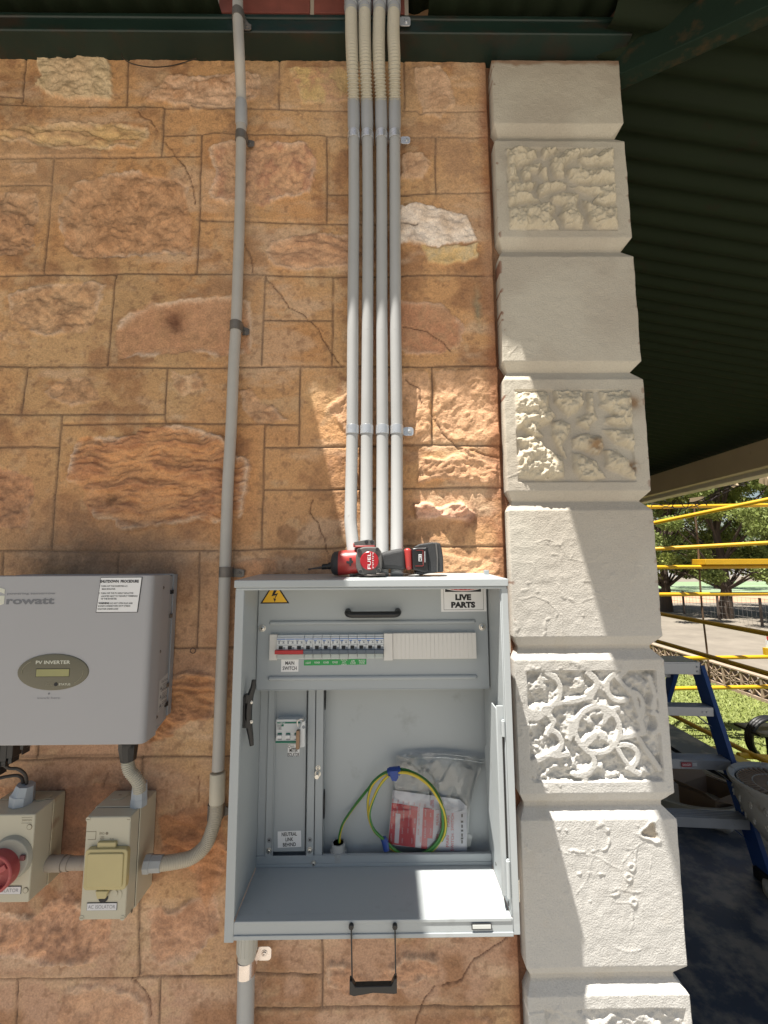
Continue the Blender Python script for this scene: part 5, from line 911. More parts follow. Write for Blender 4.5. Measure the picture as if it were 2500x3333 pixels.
def engr(a_, c_, t, par, y_, wd):
    b = MB(); b.box(a_.x, c_.x, y_-.001, y_, a_.z, c_.z, 1); b.box(a_.x+.0006, c_.x-.0004, y_-.0013, y_-.0009, a_.z+.0004, c_.z-.0009, 0); b.text(t, ((a_.x+c_.x)/2, y_-.0015, (a_.z+c_.z)/2), .0062, wd, mi=2); b.build('engraved_label', [mat('engraved_silver', (.62, .62, .64), .45, var=.1, vs=200), M_ink, mat('engraved_ink', (.22, .22, .24), .6)], par, smooth=False)
engr(a_, c_, 'AC ISOLATOR', ac, YA, .049)
gt = V(453, 2600, -.055); b = MB(); b.tube([(gt.x, -.055, zt3-.002), (gt.x, -.055, zt3+.012), (gt.x, -.055, zt3+.0121), (gt.x+.001, -.057, V(456, 2555, -.066).z)], [.0155, .0155, .0150, .0135], 8); b.build('conduit_gland', mat('gland_blue_grey', (.34, .38, .42), .45, var=.06), ac, bevel=.0006)
b = MB(); q = VZ(*C('A', 810, 497), zt3); b.disc((q.x, min(q.y, -.02), zt3), (0, 0, 1), .016, .0012, 28, 0); b.box(q.x-.003, q.x+.003, q.y-.001, q.y+.001, zt3+.001, zt3+.0016, 1); b.build('knockout_plug', [M_iso, gb], ac)
b = MB(); q = A_(866, 1250, YM); b.disc((xb_+.002, YM-.010, q.z), (1, 0, 0), .003, .0008, 12); b.build('side_screw', gb, ac)
# short pipe between the two isolators
b = MB(); q0, q1 = A_(355, 955, -.035), A_(600, 960, -.035); b.cyl((q0.x-.01, -.035, q0.z), (q1.x+.02, -.035, q0.z), .0120, 18); b.tube([(q0.x-.01, -.035, q0.z), (q0.x+.022, -.035, q0.z)], .0142, 18); b.tube([(q0.x+.026, -.035, q0.z), (q0.x+.034, -.035, q0.z)], .0135, 18)
o = b.build('linking_pipe', mat('dusty_pipe', (.36, .31, .26), .8, var=.2, vs=30, dirt=(.25, .14, .09), ds=20), None); tag(o, 'short dusty pipe joining the two cream isolator boxes', 'conduit')
# ================================================================== DC isolator
YD = -.080
xb_, zt_, zb3 = A_(216, 900, YD).x, A_(100, 625, YD).z, A_(100, 1220, YD).z; xa = xb_-.106
dc_ = thing('dc_isolator', ((xa+xb_)/2, -.03, zb3), 'cream DC isolator box with a faded red rotary knob at the left edge', 'isolator switch')
M_iso2 = mat('isolator_dusty', (.42, .37, .26), .6, var=.1, vs=10, bump=.2, bs=500, dirt=(.26, .17, .11), ds=12, dth=.52)
zt4 = zt_+.004
b = MB(); loft(b, [(xa, zb3), (xb_, zb3), (xb_, zt_), (xa, zt_)], YD, [(xa-.001, zb3-.001), (xb_+.001, zb3-.001), (xb_+.001, zt4), (xa-.001, zt4)], YD+.045); b.build('front_housing', M_iso, dc_, bevel=.0022, seg=3)
b = MB(); b.prism(rrect(xa-.002, xb_+.002, zb3-.002, zt4+.001, .003), YD+.0455, -.003); b.build('base_box', M_iso2, dc_, bevel=.001)
q = A_(0, 965, YD); cz = q.z; cxk = (xa+xb_)/2-.002; cxk = A_(-22, 965, YD-.02).x
b = MB(); b.tube([(cxk+.012, YD, cz+.014), (cxk+.012, YD-.008, cz+.014)], [.038, .034], 30); b.build('knob_base', mat('faded_grey_plastic', (.33, .32, .27), .55, var=.1), dc_, bevel=.001)
b = MB(); n = 36; M_kn = mat('faded_red', (.38, .07, .07), .5, var=.15, vs=40, dirt=(.55, .25, .22), ds=30, dth=.6)
b.lathe((cxk, YD-.008, cz), (0, -1, 0), [(.0335, 0), (.0335, .018), (.032, .020), (.0285, .020), (.0275, .006), (0, .006)], n); b.obox((cxk, YD-.022, cz), (.029*.8, 0, .029*.5), (0, .008, 0), (-.005*.5, 0, .005*.8)); b.build('rotary_knob', M_kn, dc_, bevel=.0008)
b = MB(); b.box(cxk+.034, cxk+.043, YD-.013, YD-.009, cz+.014, cz+.023); b.build('lock_pin', mat('pin_brown', (.16, .05, .05), .5), dc_, bevel=.0008)
a_, c_ = A_(-90, 1165, YD-.001), A_(143, 1108, YD-.001); b = MB(); engr(a_, c_, 'DC ISOLATOR', dc_, YD, .054)
for x, y in ((200, 708), (174, 1135)): b = MB(); q = A_(x, y, YD); b.tube([(q.x, YD+.0005, q.z), (q.x, YD-.0008, q.z)], [.0052, .0050], 18, 0); b.disc((q.x, YD-.0008, q.z), (0, -1, 0), .0040, .0003, 18, 1); b.build('screw', [gb, M_iso], dc_)
b = MB(); q = A_(182, 662, YD); b.text('SANTON', (q.x, YD-.0003, q.z), .0035, .018); b.box(q.x-.010, q.x+.010, YD-.0003, YD, q.z-.0055, q.z-.005); b.box(q.x-.010, q.x+.010, YD-.0003, YD, q.z+.0045, q.z+.005); b.build('printing', gb, dc_, smooth=False)
gt = A_(160, 480, -.045); b = MB(); b.tube([(gt.x-.002, -.045, zt4-.002), (gt.x-.002, -.045, zt4+.016), (gt.x, -.045, zt4+.0165), (gt.x+.003, -.045, A_(170, 420, -.045).z)], [.0205, .0205, .019, .0155], 8); b.build('conduit_gland', MATS['gland_blue_grey'], dc_, bevel=.001)
b = MB(); q = VZ(*C('A', 290, 515), zt4); b.disc((q.x, -.028, zt4+.001), (0, 0, 1), .014, .001, 24); b.build('knockout_plug', M_iso2, dc_)
M_cab = mat('black_cable', (.035, .03, .028), .5, var=.3, vs=40)
for k, pts in enumerate(([(20, 285), (60, 312), (120, 318), (165, 350), (180, 400), (172, 440)], [(-60, 390), (0, 378), (60, 366), (120, 362), (150, 385), (158, 440)])):
    b = MB(); b.tube(spline([A_(x, y, -.085+.045*i/5) for i, (x, y) in enumerate(pts)], 6), .0030, 10); o = b.build('cable', M_cab, None); tag(o, ('black cable looping from the inverter plugs into the grey gland' if k == 0 else 'lower black cable entering the grey gland from the photo edge'), 'cable', 'inverter cables')
# ================================================================== impact driver on top of the enclosure
YT = -.120
def T(x, y, Y=YT): return CV('D', x, y, Y)
ZTOP = 1.5725
drv = thing('impact_driver', (T(730, 500).x, -.09, ZTOP), 'red and black cordless impact driver lying on its side on top of the enclosure', 'power tool')
M_rb = mat('rubber_grey', (.035, .036, .038), .6, var=.25, vs=60, bump=.8, bs=900); M_dr = mat('driver_red', (.40, .04, .035), .38, var=.12, vs=30, dirt=(.42, .22, .20), ds=60, dth=.62); M_rim = mat('dusty_grey_rubber', (.11, .105, .10), .65, var=.2, vs=50, dirt=(.22, .2, .18), ds=60, dth=.6); M_steel = mat('dark_steel', (.10, .09, .085), .4, metal=.8, var=.3, vs=80)
YCt = YT+.026; nz = T(430, 400).z
def ringpath(pts, r_of, name, m_, n=22, sq=.9):
    b = MB(); vs = []; fs = []
    for i, (x, y, ru) in enumerate(pts):
        c = T(x, y, YCt); rr_ = ru*.3255*.00064*sq
        for k in range(n): a = 2*math.pi*k/n; vs.append((c.x, YCt+math.cos(a)*rr_*.92, c.z+math.sin(a)*rr_))
    for i in range(len(pts)-1):
        for k in range(n): fs.append((i*n+k, i*n+(k+1) % n, (i+1)*n+(k+1) % n, (i+1)*n+k))
    fs += [tuple(range(n-1, -1, -1)), tuple((len(pts)-1)*n+k for k in range(n))]
    b.add(vs, fs); return b.build(name, m_, drv, bevel=.0008)
ringpath([(132, 470, 5), (136, 470, 12), (150, 470, 12), (160, 466, 8), (270, 452, 13)], 0, 'driver_bit', M_steel)
ringpath([(268, 450, 26), (280, 445, 30), (330, 440, 30), (335, 437, 38), (375, 432, 40)], 0, 'chuck', M_blackp)
ringpath([(362, 420, 60), (372, 415, 100), (395, 410, 122), (440, 410, 132)], 0, 'nose_cone', M_rb)
ringpath([(436, 412, 130), (470, 405, 132), (540, 400, 128), (600, 395, 128), (640, 390, 125)], 0, 'motor_body', M_dr)
b = MB()
cen = T(742, 385, YT-.004); P_ = []
for k in range(40):
    a = 2*math.pi*k/40; sqr = 1/((abs(math.cos(a))**3.2+abs(math.sin(a))**3.2)**(1/3.2)); P_.append((cen.x+math.cos(a)*.0255*sqr, cen.z+math.sin(a)*.0272*sqr))
b.prism(P_, YT-.004, YT+.05); 
b.build('rear_housing', M_rim, drv, bevel=.003, seg=3)
for x, y in ((642, 283), (822, 273), (657, 492), (836, 482)): b = MB(); q = T(x, y, YT-.006); b.tube([(q.x, YT+.004, q.z), (q.x, YT-.006, q.z)], .0045, 14, 0); b.disc((q.x, YT-.006, q.z), (0, -1, 0), .0032, .0004, 12, 1); b.build('screw', [M_rim, M_dark], drv, bevel=.0004)
bc_ = T(745, 385, YT-.007); b = MB(); b.tube([(bc_.x, YT-.003, bc_.z), (bc_.x, YT-.0065, bc_.z), (bc_.x, YT-.0075, bc_.z)], [.0178, .0178, .0165], 32, 0)
b.text('FUEL', (bc_.x-.0005, YT-.0080, bc_.z), .0062, .031, (0, 0, 1), (-1, 0, 0), 1, bold=.01)
for k in range(9): zz_ = bc_.z-.014+k*.0035; b.box(bc_.x+.0055, bc_.x+.0085-(.001 if k % 2 else 0), YT-.0080, YT-.0074, zz_, zz_+.0012, 1)
b.build('badge', [mat('badge_red', (.36, .012, .02), .3, var=.1), M_white], drv)
b = MB(); q0, q1 = T(598, 248), T(795, 180); b.prism([(q0.x, q0.z), (q0.x-.002, q0.z+.010), (q0.x+.006, q1.z-.001), (q1.x-.012, q1.z+.002), (q1.x, q1.z), (q1.x+.001, q0.z-.006)], YT+.006, YT+.040, 0)
for x in (715, 770): q = T(x, 195, YT+.006); b.disc((q.x, YT+.0065, q.z), (0, -1, 0), .0038, .0012, 14, 1)
b.build('hook_mount', [MATS['dusty_grey_rubber'], M_dark], drv, bevel=.0016)
b = MB(); q0, q1 = T(600, 250), T(800, 232); b.box(q0.x, q1.x, YT+.004, YT+.042, q0.z, q1.z); q0, q1 = T(585, 245), T(600, 205); b.box(q0.x-.001, q0.x+.004, YT+.010, YT+.035, q0.z, q1.z); b.build('top_trim', M_dr, drv, bevel=.001)
b = MB()
for pts in ([(515, 385), (545, 390), (545, 355), (565, 355), (565, 380), (580, 385), (580, 405), (565, 410), (560, 440), (548, 440), (545, 415), (515, 410)],): b.prism([(T(x, y, YT+.001).x, T(x, y, YT+.001).z) for x, y in pts], YT-.0005, YT+.006)
b.build('switch_slot', M_dark, drv, bevel=.0003)
def slab(name, pts, y0, y1, m_, bev): b = MB(); b.prism([(T(x, y).x, T(x, y).z) for x, y in pts], YT+y0, YT+y1); return b.build(name, m_, drv, bevel=bev, seg=4)
slab('grip', [(850, 300), (900, 292), (980, 272), (1050, 260), (1100, 260), (1115, 480), (1050, 480), (990, 468), (930, 468), (850, 470)], .006, .042, M_rb, .008)
slab('red_band', [(1095, 257), (1168, 257), (1178, 474), (1115, 482)], .004, .044, M_dr, .006)
bt = slab('battery', [(1168, 258), (1230, 250), (1300, 250), (1330, 240), (1340, 500), (1290, 505), (1178, 474)], .002, .048, M_blackp, .006)
slab('battery_base', [(1190, 250), (1250, 215), (1380, 196), (1462, 205), (1478, 260), (1492, 350), (1495, 500), (1420, 505), (1330, 515), (1270, 530), (1215, 520), (1205, 490), (1300, 480), (1330, 440), (1300, 270)], .010, .055, M_rb, .004)
slab('battery_edge', [(1408, 198), (1425, 198), (1440, 350), (1437, 502), (1424, 502), (1424, 350)], .007, .012, M_rim, .001)
b = MB(); q0, q1 = T(1238, 390, YT+.001), T(1268, 320, YT+.001); b.box(q0.x, q1.x, YT+.0012, YT+.0025, q0.z, q1.z, 0); b.text('M12', ((q0.x+q1.x)/2, YT+.001, (q0.z+q1.z)/2), .0045, .011, (0, 0, 1), (-1, 0, 0), 1, bold=.02)
b.box(T(1293, 0).x, T(1297, 0).x, YT+.0008, YT+.0022, T(1290, 400).z, T(1290, 290).z, 0)
for (x0, x1, y0, y1) in ((1210, 1278, 278, 281), (1275, 1279, 280, 435), (1200, 1276, 435, 439)): b.box(T(x0, 0).x, T(x1, 0).x, YT+.0013, YT+.0025, T(1200, y1).z, T(1200, y0).z, 2)
b.build('battery_marking', [M_white, M_ink, M_dr], drv, smooth=False)
b = MB(); q = T(760, 540, YT-.002); b.tube(spline([(q.x-.035, YT+.02, ZTOP+.003), (q.x-.012, YT-.003, ZTOP+.003), (q.x+.002, YT-.010, ZTOP+.0035), (q.x+.018, YT-.004, ZTOP+.004), (q.x+.020, YT+.02, ZTOP+.004)], 6), .0014, 8); b.box(q.x+.010, q.x+.028, YT-.006, YT+.01, ZTOP+.003, ZTOP+.0075); b.box(q.x-.008, q.x+.003, YT-.008, YT-.003, ZTOP+.002, ZTOP+.005)
b.build('belt_hook', M_steel, drv, bevel=.0006)
# ================================================================== ground and far things
def gmat(name, stops, scale, bump=.5, bs=60, rough=.95, detail=8):
    m = bpy.data.materials.new(name); m.use_nodes = True; n = m.node_tree; N = n.nodes; L = n.links; b = N['Principled BSDF']; b.inputs['Roughness'].default_value = rough
    tc = N.new('ShaderNodeTexCoord'); no = N.new('ShaderNodeTexNoise'); no.inputs['Scale'].default_value = scale; no.inputs['Detail'].default_value = detail; no.inputs['Roughness'].default_value = .7; L.new(tc.outputs['Object'], no.inputs['Vector'])
    cr = N.new('ShaderNodeValToRGB'); L.new(no.outputs[0], cr.inputs[0]); e = cr.color_ramp.elements
    for i, (p_, c) in enumerate(stops):
        el = e[i] if i < 2 else e.new(p_); el.position = p_; el.color = (*c, 1)
    L.new(cr.outputs[0], b.inputs['Base Color']); nb = N.new('ShaderNodeTexNoise'); nb.inputs['Scale'].default_value = bs; L.new(tc.outputs['Object'], nb.inputs['Vector']); bu = N.new('ShaderNodeBump'); bu.inputs['Strength'].default_value = bump; bu.inputs['Distance'].default_value = .02
    L.new(nb.outputs[0], bu.inputs['Height']); L.new(bu.outputs[0], b.inputs['Normal']); return m
def sheet(name, pts, z, m):
    b = MB(); b.add([(x, y, z) for x, y in pts], [tuple(range(len(pts)))]); o = b.build(name, m, smooth=False); o['kind'] = 'structure'; return o
GZ = -.6
sheet('ground', [(-250, -250), (350, -250), (350, 400), (-250, 400)], GZ, gmat('yard_gravel', [(.3, (.15, .13, .105)), (.7, (.24, .21, .17)), (.5, (.195, .17, .137))], .9, .4, 30))
wx = VZ(2500, 2292, GZ).x
M_floor = mat('blue_painted_floor', (.030, .045, .075), .35, var=.3, vs=3, dirt=(.20, .185, .165), ds=5, dth=.45, bump=.2, bs=50)
b = MB(); b.box(.25, 2.88, -.45, 13, GZ-.2, 0); o = b.build('verandah_floor', M_floor, bevel=.01); o['kind'] = 'structure'
b = MB(); b.box(-9, 9, -12, -.46, GZ-.2, -.02); b.box(-9, .245, -.459, -.001, GZ-.2, -.02); o = b.build('bounce_slab', gmat('bounce_slab_pale', [(.3, (.27, .255, .225)), (.7, (.36, .335, .30))], 3, .4, 60), bevel=.01); o['kind'] = 'structure'  # unseen pale slab, added to bounce sunlight up onto wall and pilaster
lawn = sheet('lawn', [(3.1, -3), (wx, -3), (wx, 40), (3.1, 40)], GZ+.004, gmat('grass', [(.3, (.12, .15, .035)), (.7, (.25, .27, .08)), (.5, (.18, .21, .055))], 12, 1., 90))
rs = np.random.RandomState(3); n_ = 26000; gx = rs.uniform(3.15, wx-.02, n_); gy = rs.uniform(2, 13, n_); b = []; vs = np.zeros((n_, 3, 3)); an = rs.uniform(0, 6.28, n_); hh = rs.uniform(.02, .05, n_); wd = rs.uniform(.006, .014, n_)
vs[:, 0] = np.stack([gx-np.cos(an)*wd, gy-np.sin(an)*wd, np.full(n_, GZ+.004)], 1); vs[:, 1] = np.stack([gx+np.cos(an)*wd, gy+np.sin(an)*wd, np.full(n_, GZ+.004)], 1); vs[:, 2] = np.stack([gx+rs.normal(0, .02, n_), gy+rs.normal(0, .02, n_), GZ+hh], 1)
me = bpy.data.meshes.new('grass'); me.from_pydata(vs.reshape(-1, 3).tolist(), [], np.arange(n_*3).reshape(-1, 3).tolist()); me.materials.append(mat('grass_blade', (.22, .26, .065), .6, var=.5, vs=8)); o = bpy.data.objects.new('grass', me); COL.objects.link(o); tag(o, 'short sunlit green lawn grass between the scaffold and the breeze block wall', 'grass', kind='stuff')
sheet('path', [(2.881, 3), (3.1, 3), (3.1, 40), (2.881, 40)], GZ+.008, mat('brick_path', (.42, .26, .19), .85, var=.25, vs=10))
sheet('dirt_strip', [(-60, 22.5), (160, 22.5), (160, 27.5), (-60, 27.5)], GZ+.004, gmat('orange_dirt', [(.3, (.38, .20, .12)), (.7, (.55, .33, .22))], 1.2))
cy0 = 27.5
sheet('green_court', [(-60, cy0), (160, cy0), (160, 46), (-60, 46)], GZ+.008, mat('court_green', (.20, .28, .15), .7, var=.06, vs=2))
b = MB()
for yy in (29, 32.5, 38): b.box(-40, 120, yy, yy+.12, GZ+.010, GZ+.012)
for xx_ in (14, 26, 38, 50): b.box(xx_, xx_+.12, 28, 45, GZ+.0125, GZ+.0135)
o = b.build('court_line', mat('line_white', (.6, .65, .6), .7)); o['kind'] = 'structure'
# breeze block wall along the lawn
wt = VZ(2500, 2292, GZ); zt_ = VX(2500, 2208, wx).z; M_bz = mat('breeze_concrete', (.36, .27, .20), .9, var=.15, vs=6, dirt=(.22, .16, .11), ds=6, bump=.4, bs=80)
bw = thing('breeze_block_wall', (wx+.06, 9, GZ), 'low wall of pierced star pattern breeze blocks beside the lawn', 'wall')
b = MB(); b.box(wx, wx+.12, 2, 30, GZ, GZ+.06); b.build('base_course', M_bz, bw, bevel=.005)
b = MB(); b.box(wx-.005, wx+.115, 2, 30, zt_-.03, zt_); b.build('coping', M_bz, bw, bevel=.005)
b = MB(); zA, zB = GZ+.06, zt_-.03; hb_ = (zB-zA); nb_ = 60; L_b = .39
for i in range(nb_):
    y0 = 3+i*L_b; 
    if y0 > 27: break
    for (ya, za, yb, zb4) in ((0, 0, 1, 1), (0, 1, 1, 0), (.5, 0, .32, .5), (.32, .5, .5, 1), (.5, 1, .68, .5), (.68, .5, .5, 0), (0, .5, .5, .35), (.5, .35, 1, .5), (1, .5, .5, .65), (.5, .65, 0, .5)): b.beam((wx+.05, y0+ya*L_b, zA+za*hb_), (wx+.05, y0+yb*L_b, zA+zb4*hb_), .09, .013, up=(0, 0, 1))
    b.box(wx+.003, wx+.097, y0-.018, y0+.018, zA, zB)
b.build('pierced_blocks', M_bz, bw)
# wire fence
fence = thing('wire_fence', (14, 20, GZ), 'thin wire fence with dark steel posts along the far side of the yard', 'fence')
A0 = VZ(2228, 1998, GZ); A1 = VZ(2482, 2040, GZ); fd = (A1-A0); M_post = mat('rusty_post', (.10, .075, .06), .7, var=.3)
for k in range(-6, 8):
    q = A0+fd*k*.5; b = MB(); b.box(q.x-.03, q.x+.03, q.y-.03, q.y+.03, GZ, GZ+.95); b.build('post', M_post, fence)
b = MB()
for h_ in (.25, .5, .72, .92): b.tube([A0+fd*-3+Vector((0, 0, h_)), A0+fd*3.5+Vector((0, 0, h_))], .006, 5)
for k in range(-60, 70): q = A0+fd*k*.05; b.beam(q, q+Vector((0, 0, .92)), .005, .005, up=(0, 1, 0))
b.build('wire', mat('fence_wire', (.30, .28, .26), .5, metal=.5), fence)
# pale building beyond the court
fb = thing('far_building', (60, 66, GZ), 'long pale low building seen between the trees beyond the green court', 'building')
b = MB(); b.box(20, 95, 62, 70, GZ, 3.0); b.build('wall', mat('far_white', (.62, .62, .62), .8, var=.06, vs=.5), fb)
b = MB(); b.prism([(19, 3.0), (96, 3.0), (96, 3.6), (19, 3.6)], 61.4, 71); b.build('roof', mat('far_roof', (.42, .43, .45), .5), fb)
for k in range(9): b = MB(); b.box(24+k*8, 26.4+k*8, 61.95, 62.01, .6, 2.0); b.build('window', mat('far_glass', (.06, .07, .08), .2), fb)
b = MB(); q = VZ(2160, 1972, GZ); b.box(q.x-.5, q.x+.38, q.y, q.y+.6, GZ, GZ+.75); b.box(q.x-.55, q.x+.43, q.y-.05, q.y+.65, GZ+.75, GZ+.82); o = b.build('yard_bin', mat('bin_black', (.03, .03, .035), .5), bevel=.02); tag(o, 'small dark bin beside the court fence far behind the pilaster', 'bin')
# trees
M_bark = mat('bark', (.075, .052, .038), .9, var=.5, vs=3, streak=(4, 4, .6), bump=1, bs=20)
def leafmat(name, c):
    m = bpy.data.materials.new(name); m.use_nodes = True; N = m.node_tree.nodes; L = m.node_tree.links; b = N['Principled BSDF']; b.inputs['Roughness'].default_value = .6; b.inputs['Specular IOR Level'].default_value = .3
    tc = N.new('ShaderNodeTexCoord'); no = N.new('ShaderNodeTexNoise'); no.inputs['Scale'].default_value = .9; no.inputs['Detail'].default_value = 6; L.new(tc.outputs['Object'], no.inputs['Vector']); cr = N.new('ShaderNodeValToRGB'); L.new(no.outputs[0], cr.inputs[0])
    cr.color_ramp.elements[0].position = .35; cr.color_ramp.elements[0].color = (*[v*.7 for v in c], 1); cr.color_ramp.elements[1].position = .65; cr.color_ramp.elements[1].color = (*[v*1.5 for v in c], 1); L.new(cr.outputs[0], b.inputs['Base Color'])
    tl = N.new('ShaderNodeBsdfTranslucent'); L.new(cr.outputs[0], tl.inputs[0]); mx = N.new('ShaderNodeMixShader'); mx.inputs[0].default_value = .3; L.new(b.outputs[0], mx.inputs[1]); L.new(tl.outputs[0], mx.inputs[2]); L.new(mx.outputs[0], N['Material Output'].inputs[0]); return m
def tree(base, Hh, Rr, trunk_r, low, nclump, nleaf, m, label, seed, fork=True):
    rs = np.random.RandomState(seed); base = Vector(base); t = thing('pine_tree', base, label, 'tree', 'trees beyond the yard')
    b = MB(); lean = Vector((rs.uniform(-.4, .4), rs.uniform(-.4, .4), 0)); tp = [base+lean*(k/6)**2*Hh*.2+Vector((rs.normal(0, .05), rs.normal(0, .05), Hh*.8*k/6)) for k in range(7)]; tp[0] = base
    b.tube(tp, [trunk_r*(1.35 if k == 0 else 1-k*.13) for k in range(7)], 14); cl = []
    for i in range(nclump):
        hz = rs.uniform(low, 1)**.9; a = rs.uniform(0, 6.283); rr_ = Rr*(math.sin(math.pi*min(1, (hz-low)/(1-low)*.85+.22)))*rs.uniform(.45, 1.0); c = base+Vector((math.cos(a)*rr_, math.sin(a)*rr_, hz*Hh)); cl.append(c)
        if i % 2 == 0:
            st = tp[min(5, max(1, int(hz*6)-1))]; mid = (st+c)/2+Vector((0, 0, rs.uniform(.0, .5))); b.tube([st, mid, c], [trunk_r*.28, trunk_r*.16, trunk_r*.04], 7)
    b.build('trunk', M_bark, t)
    ct = np.array([tuple(c) for c in cl]); k = rs.randint(0, nclump, nleaf); sz = rs.uniform(.4, .95, nclump)
    d = rs.normal(0, 1, (nleaf, 3)); d /= np.linalg.norm(d, axis=1)[:, None]; rad = rs.uniform(0, 1, nleaf)**.45; P_ = ct[k]+d*(rad*sz[k]*.85)[:, None]*np.array([1, 1, .62])
    u = rs.normal(0, 1, (nleaf, 3)); u += d*.6; u /= np.linalg.norm(u, axis=1)[:, None]; w_ = np.cross(u, rs.normal(0, 1, (nleaf, 3))); w_ /= np.linalg.norm(w_, axis=1)[:, None]
    ln = rs.uniform(.07, .17, nleaf)[:, None]; wd = rs.uniform(.018, .045, nleaf)[:, None]
    q = np.stack([P_-w_*wd, P_+u*ln*.5-w_*wd*1.2, P_+u*ln, P_+u*ln*.5+w_*wd*1.2], 1).reshape(-1, 3)-np.array(base)
    me = bpy.data.meshes.new('crown'); me.vertices.add(len(q)); me.vertices.foreach_set('co', q.astype(np.float32).ravel()); me.loops.add(len(q)); me.loops.foreach_set('vertex_index', np.arange(len(q), dtype=np.int32)); me.polygons.add(nleaf)
    me.polygons.foreach_set('loop_start', np.arange(0, len(q), 4, dtype=np.int32)); me.polygons.foreach_set('loop_total', np.full(nleaf, 4, np.int32)); me.update(calc_edges=True); me.materials.append(m)
    o = bpy.data.objects.new('crown', me); COL.objects.link(o); o.parent = t
LA, LB, LC = leafmat('needles_yellow_green', (.26, .29, .075)), leafmat('needles_green', (.19, .23, .065)), leafmat('needles_dark', (.13, .19, .07))
q = VZ(2362, 2012, GZ)
tree(q, 8, 3.7, .20, .17, 80, 42000, LB, 'large dark trunked pine tree standing in the middle beyond the yard', 1)
q = VZ(2560, 2000, GZ); tree(q, 8.5, 3.6, .2, .16, 76, 42000, LA, 'yellow green pine tree at the right edge of the yard', 2)
q = VZ(2170, 1990, GZ); tree(q, 7.5, 3.0, .2, .17, 66, 34000, LA, 'bushy pine tree partly hidden behind the pilaster', 4)
tree((27, 34, GZ), 9, 4.0, .3, .12, 70, 32000, LC, 'dark pine tree standing farther back behind the green court', 5); tree((19, 31, GZ), 8.5, 4, .3, .2, 60, 26000, LC, 'far tree left of the dark pine behind the court', 6)
# ================================================================== scaffold
M_sy = mat('scaffold_yellow', (.62, .36, .015), .42, var=.12, vs=6, dirt=(.20, .12, .05), ds=12, dth=.66)
sca = thing('scaffold', (3.6, 4, GZ), 'yellow painted tubular scaffold rails and planks outside the verandah', 'scaffold')
def st(px0, py0, Y0, px1, py1, Y1, r=.024, ext=.0, m=M_sy, name='rail'):
    a, c_ = V(px0, py0, Y0), V(px1, py1, Y1); d = c_-a; b = MB(); b.tube([a-d*ext, c_+d*.6], r, 14); return b.build(name, m, sca)
st(2105, 1651, 4.6, 2440, 1645, 4.6); st(2110, 1706, 4.6, 2500, 1626, 3.6); st(2130, 1787, 4.6, 2500, 1767, 4.1); st(2135, 1846, 4.6, 2500, 1844, 4.6); st(2140, 1935, 4.6, 2500, 1933, 4.6)
st(2245, 2142, 4.6, 2500, 2138, 4.6, ext=.5); st(2195, 2241, 4.6, 2500, 2235, 4.6, ext=.3); st(2403, 2458, 3.0, 2500, 2466, 3.0, ext=.0)
for (xa, ya, xb2, yb2) in ((2150, 1998, 2500, 2063), (2135, 2086, 2500, 2193), (2200, 2333, 2500, 2482)):
    XX = 3.2; a, c_ = VX(xa, ya, XX), VX(xb2, yb2, XX); d = (c_-a).normalized(); b = MB(); b.tube([a-d*3, c_+d*1.5], .022, 14); b.build('rail', M_sy, sca)
b = MB(); q0, q1 = V(2274, 1838, 4.62), V(2520, 1819, 4.62); b.box(q0.x, q1.x+1, 4.50, 4.75, q0.z, q1.z+.0); b.build('plank', M_sy, sca, bevel=.004)
b = MB(); q = V(2512, 1560, 3.6); b.cyl((q.x, 3.6, GZ), (q.x, 3.6, q.z+.3), .035, 16); b.build('standard', M_sy, sca)
for px in (2640,): b = MB(); q = V(px, 1600, 4.6); b.cyl((q.x, 4.6, GZ), (q.x, 4.6, 4.5), .03, 16); b.build('standard', M_sy, sca)
b = MB(); q = V(2080, 1700, 4.6); b.cyl((q.x, 4.6, GZ), (q.x, 4.6, 2.7), .03, 16); b.build('standard', M_sy, sca)
b = MB(); a, c_ = V(2258, 1640, 4.7), V(2306, 2285, 4.7); b.tube(spline([Vector((a.x+.01*math.sin(k*1.3), 4.7, a.z+(c_.z-.25-a.z)*k/8)) for k in range(9)], 3), .011, 8); o = b.build('steel_bar', mat('rust_brown', (.12, .075, .045), .7, var=.3)); tag(o, 'thin rusty steel bar standing upright behind the scaffold rails', 'bar')
a = VZ(2300, 2436, -.05); c_ = VZ(2455, 2506, -.05); b = MB(); M_plk = mat('plank_yellow', (.66, .46, .05), .45, var=.1, vs=8, dirt=(.3, .2, .06), ds=30, dth=.62)
dv = (c_-a); sd = Vector((dv.y, -dv.x, 0)).normalized()
for k, off in enumerate((.0, .215)): b.beam(a+sd*off, c_+sd*off, .20, .03)
for off in (.10, .315): b.beam(a+sd*off+Vector((0, 0, .015)), c_+sd*off+Vector((0, 0, .015)), .012, .05)
b.build('deck_plank', M_plk, sca, bevel=.003)
b = MB(); q = V(2497, 2092, 4.3); b.box(q.x, q.x+.5, 4.3, 4.32, q.z-.06, q.z+.03, 0); b.box(q.x, q.x+.5, 4.298, 4.3, q.z+.03, q.z+.075, 1); q2 = V(2490, 2120, 4.3); b.box(q2.x, q2.x+.5, 4.29, 4.33, q.z-.14, q.z-.06, 2); o = b.build('barrier_board', [M_white, M_red, M_sy]); tag(o, 'red and white barrier board at the right edge by the road', 'barrier')
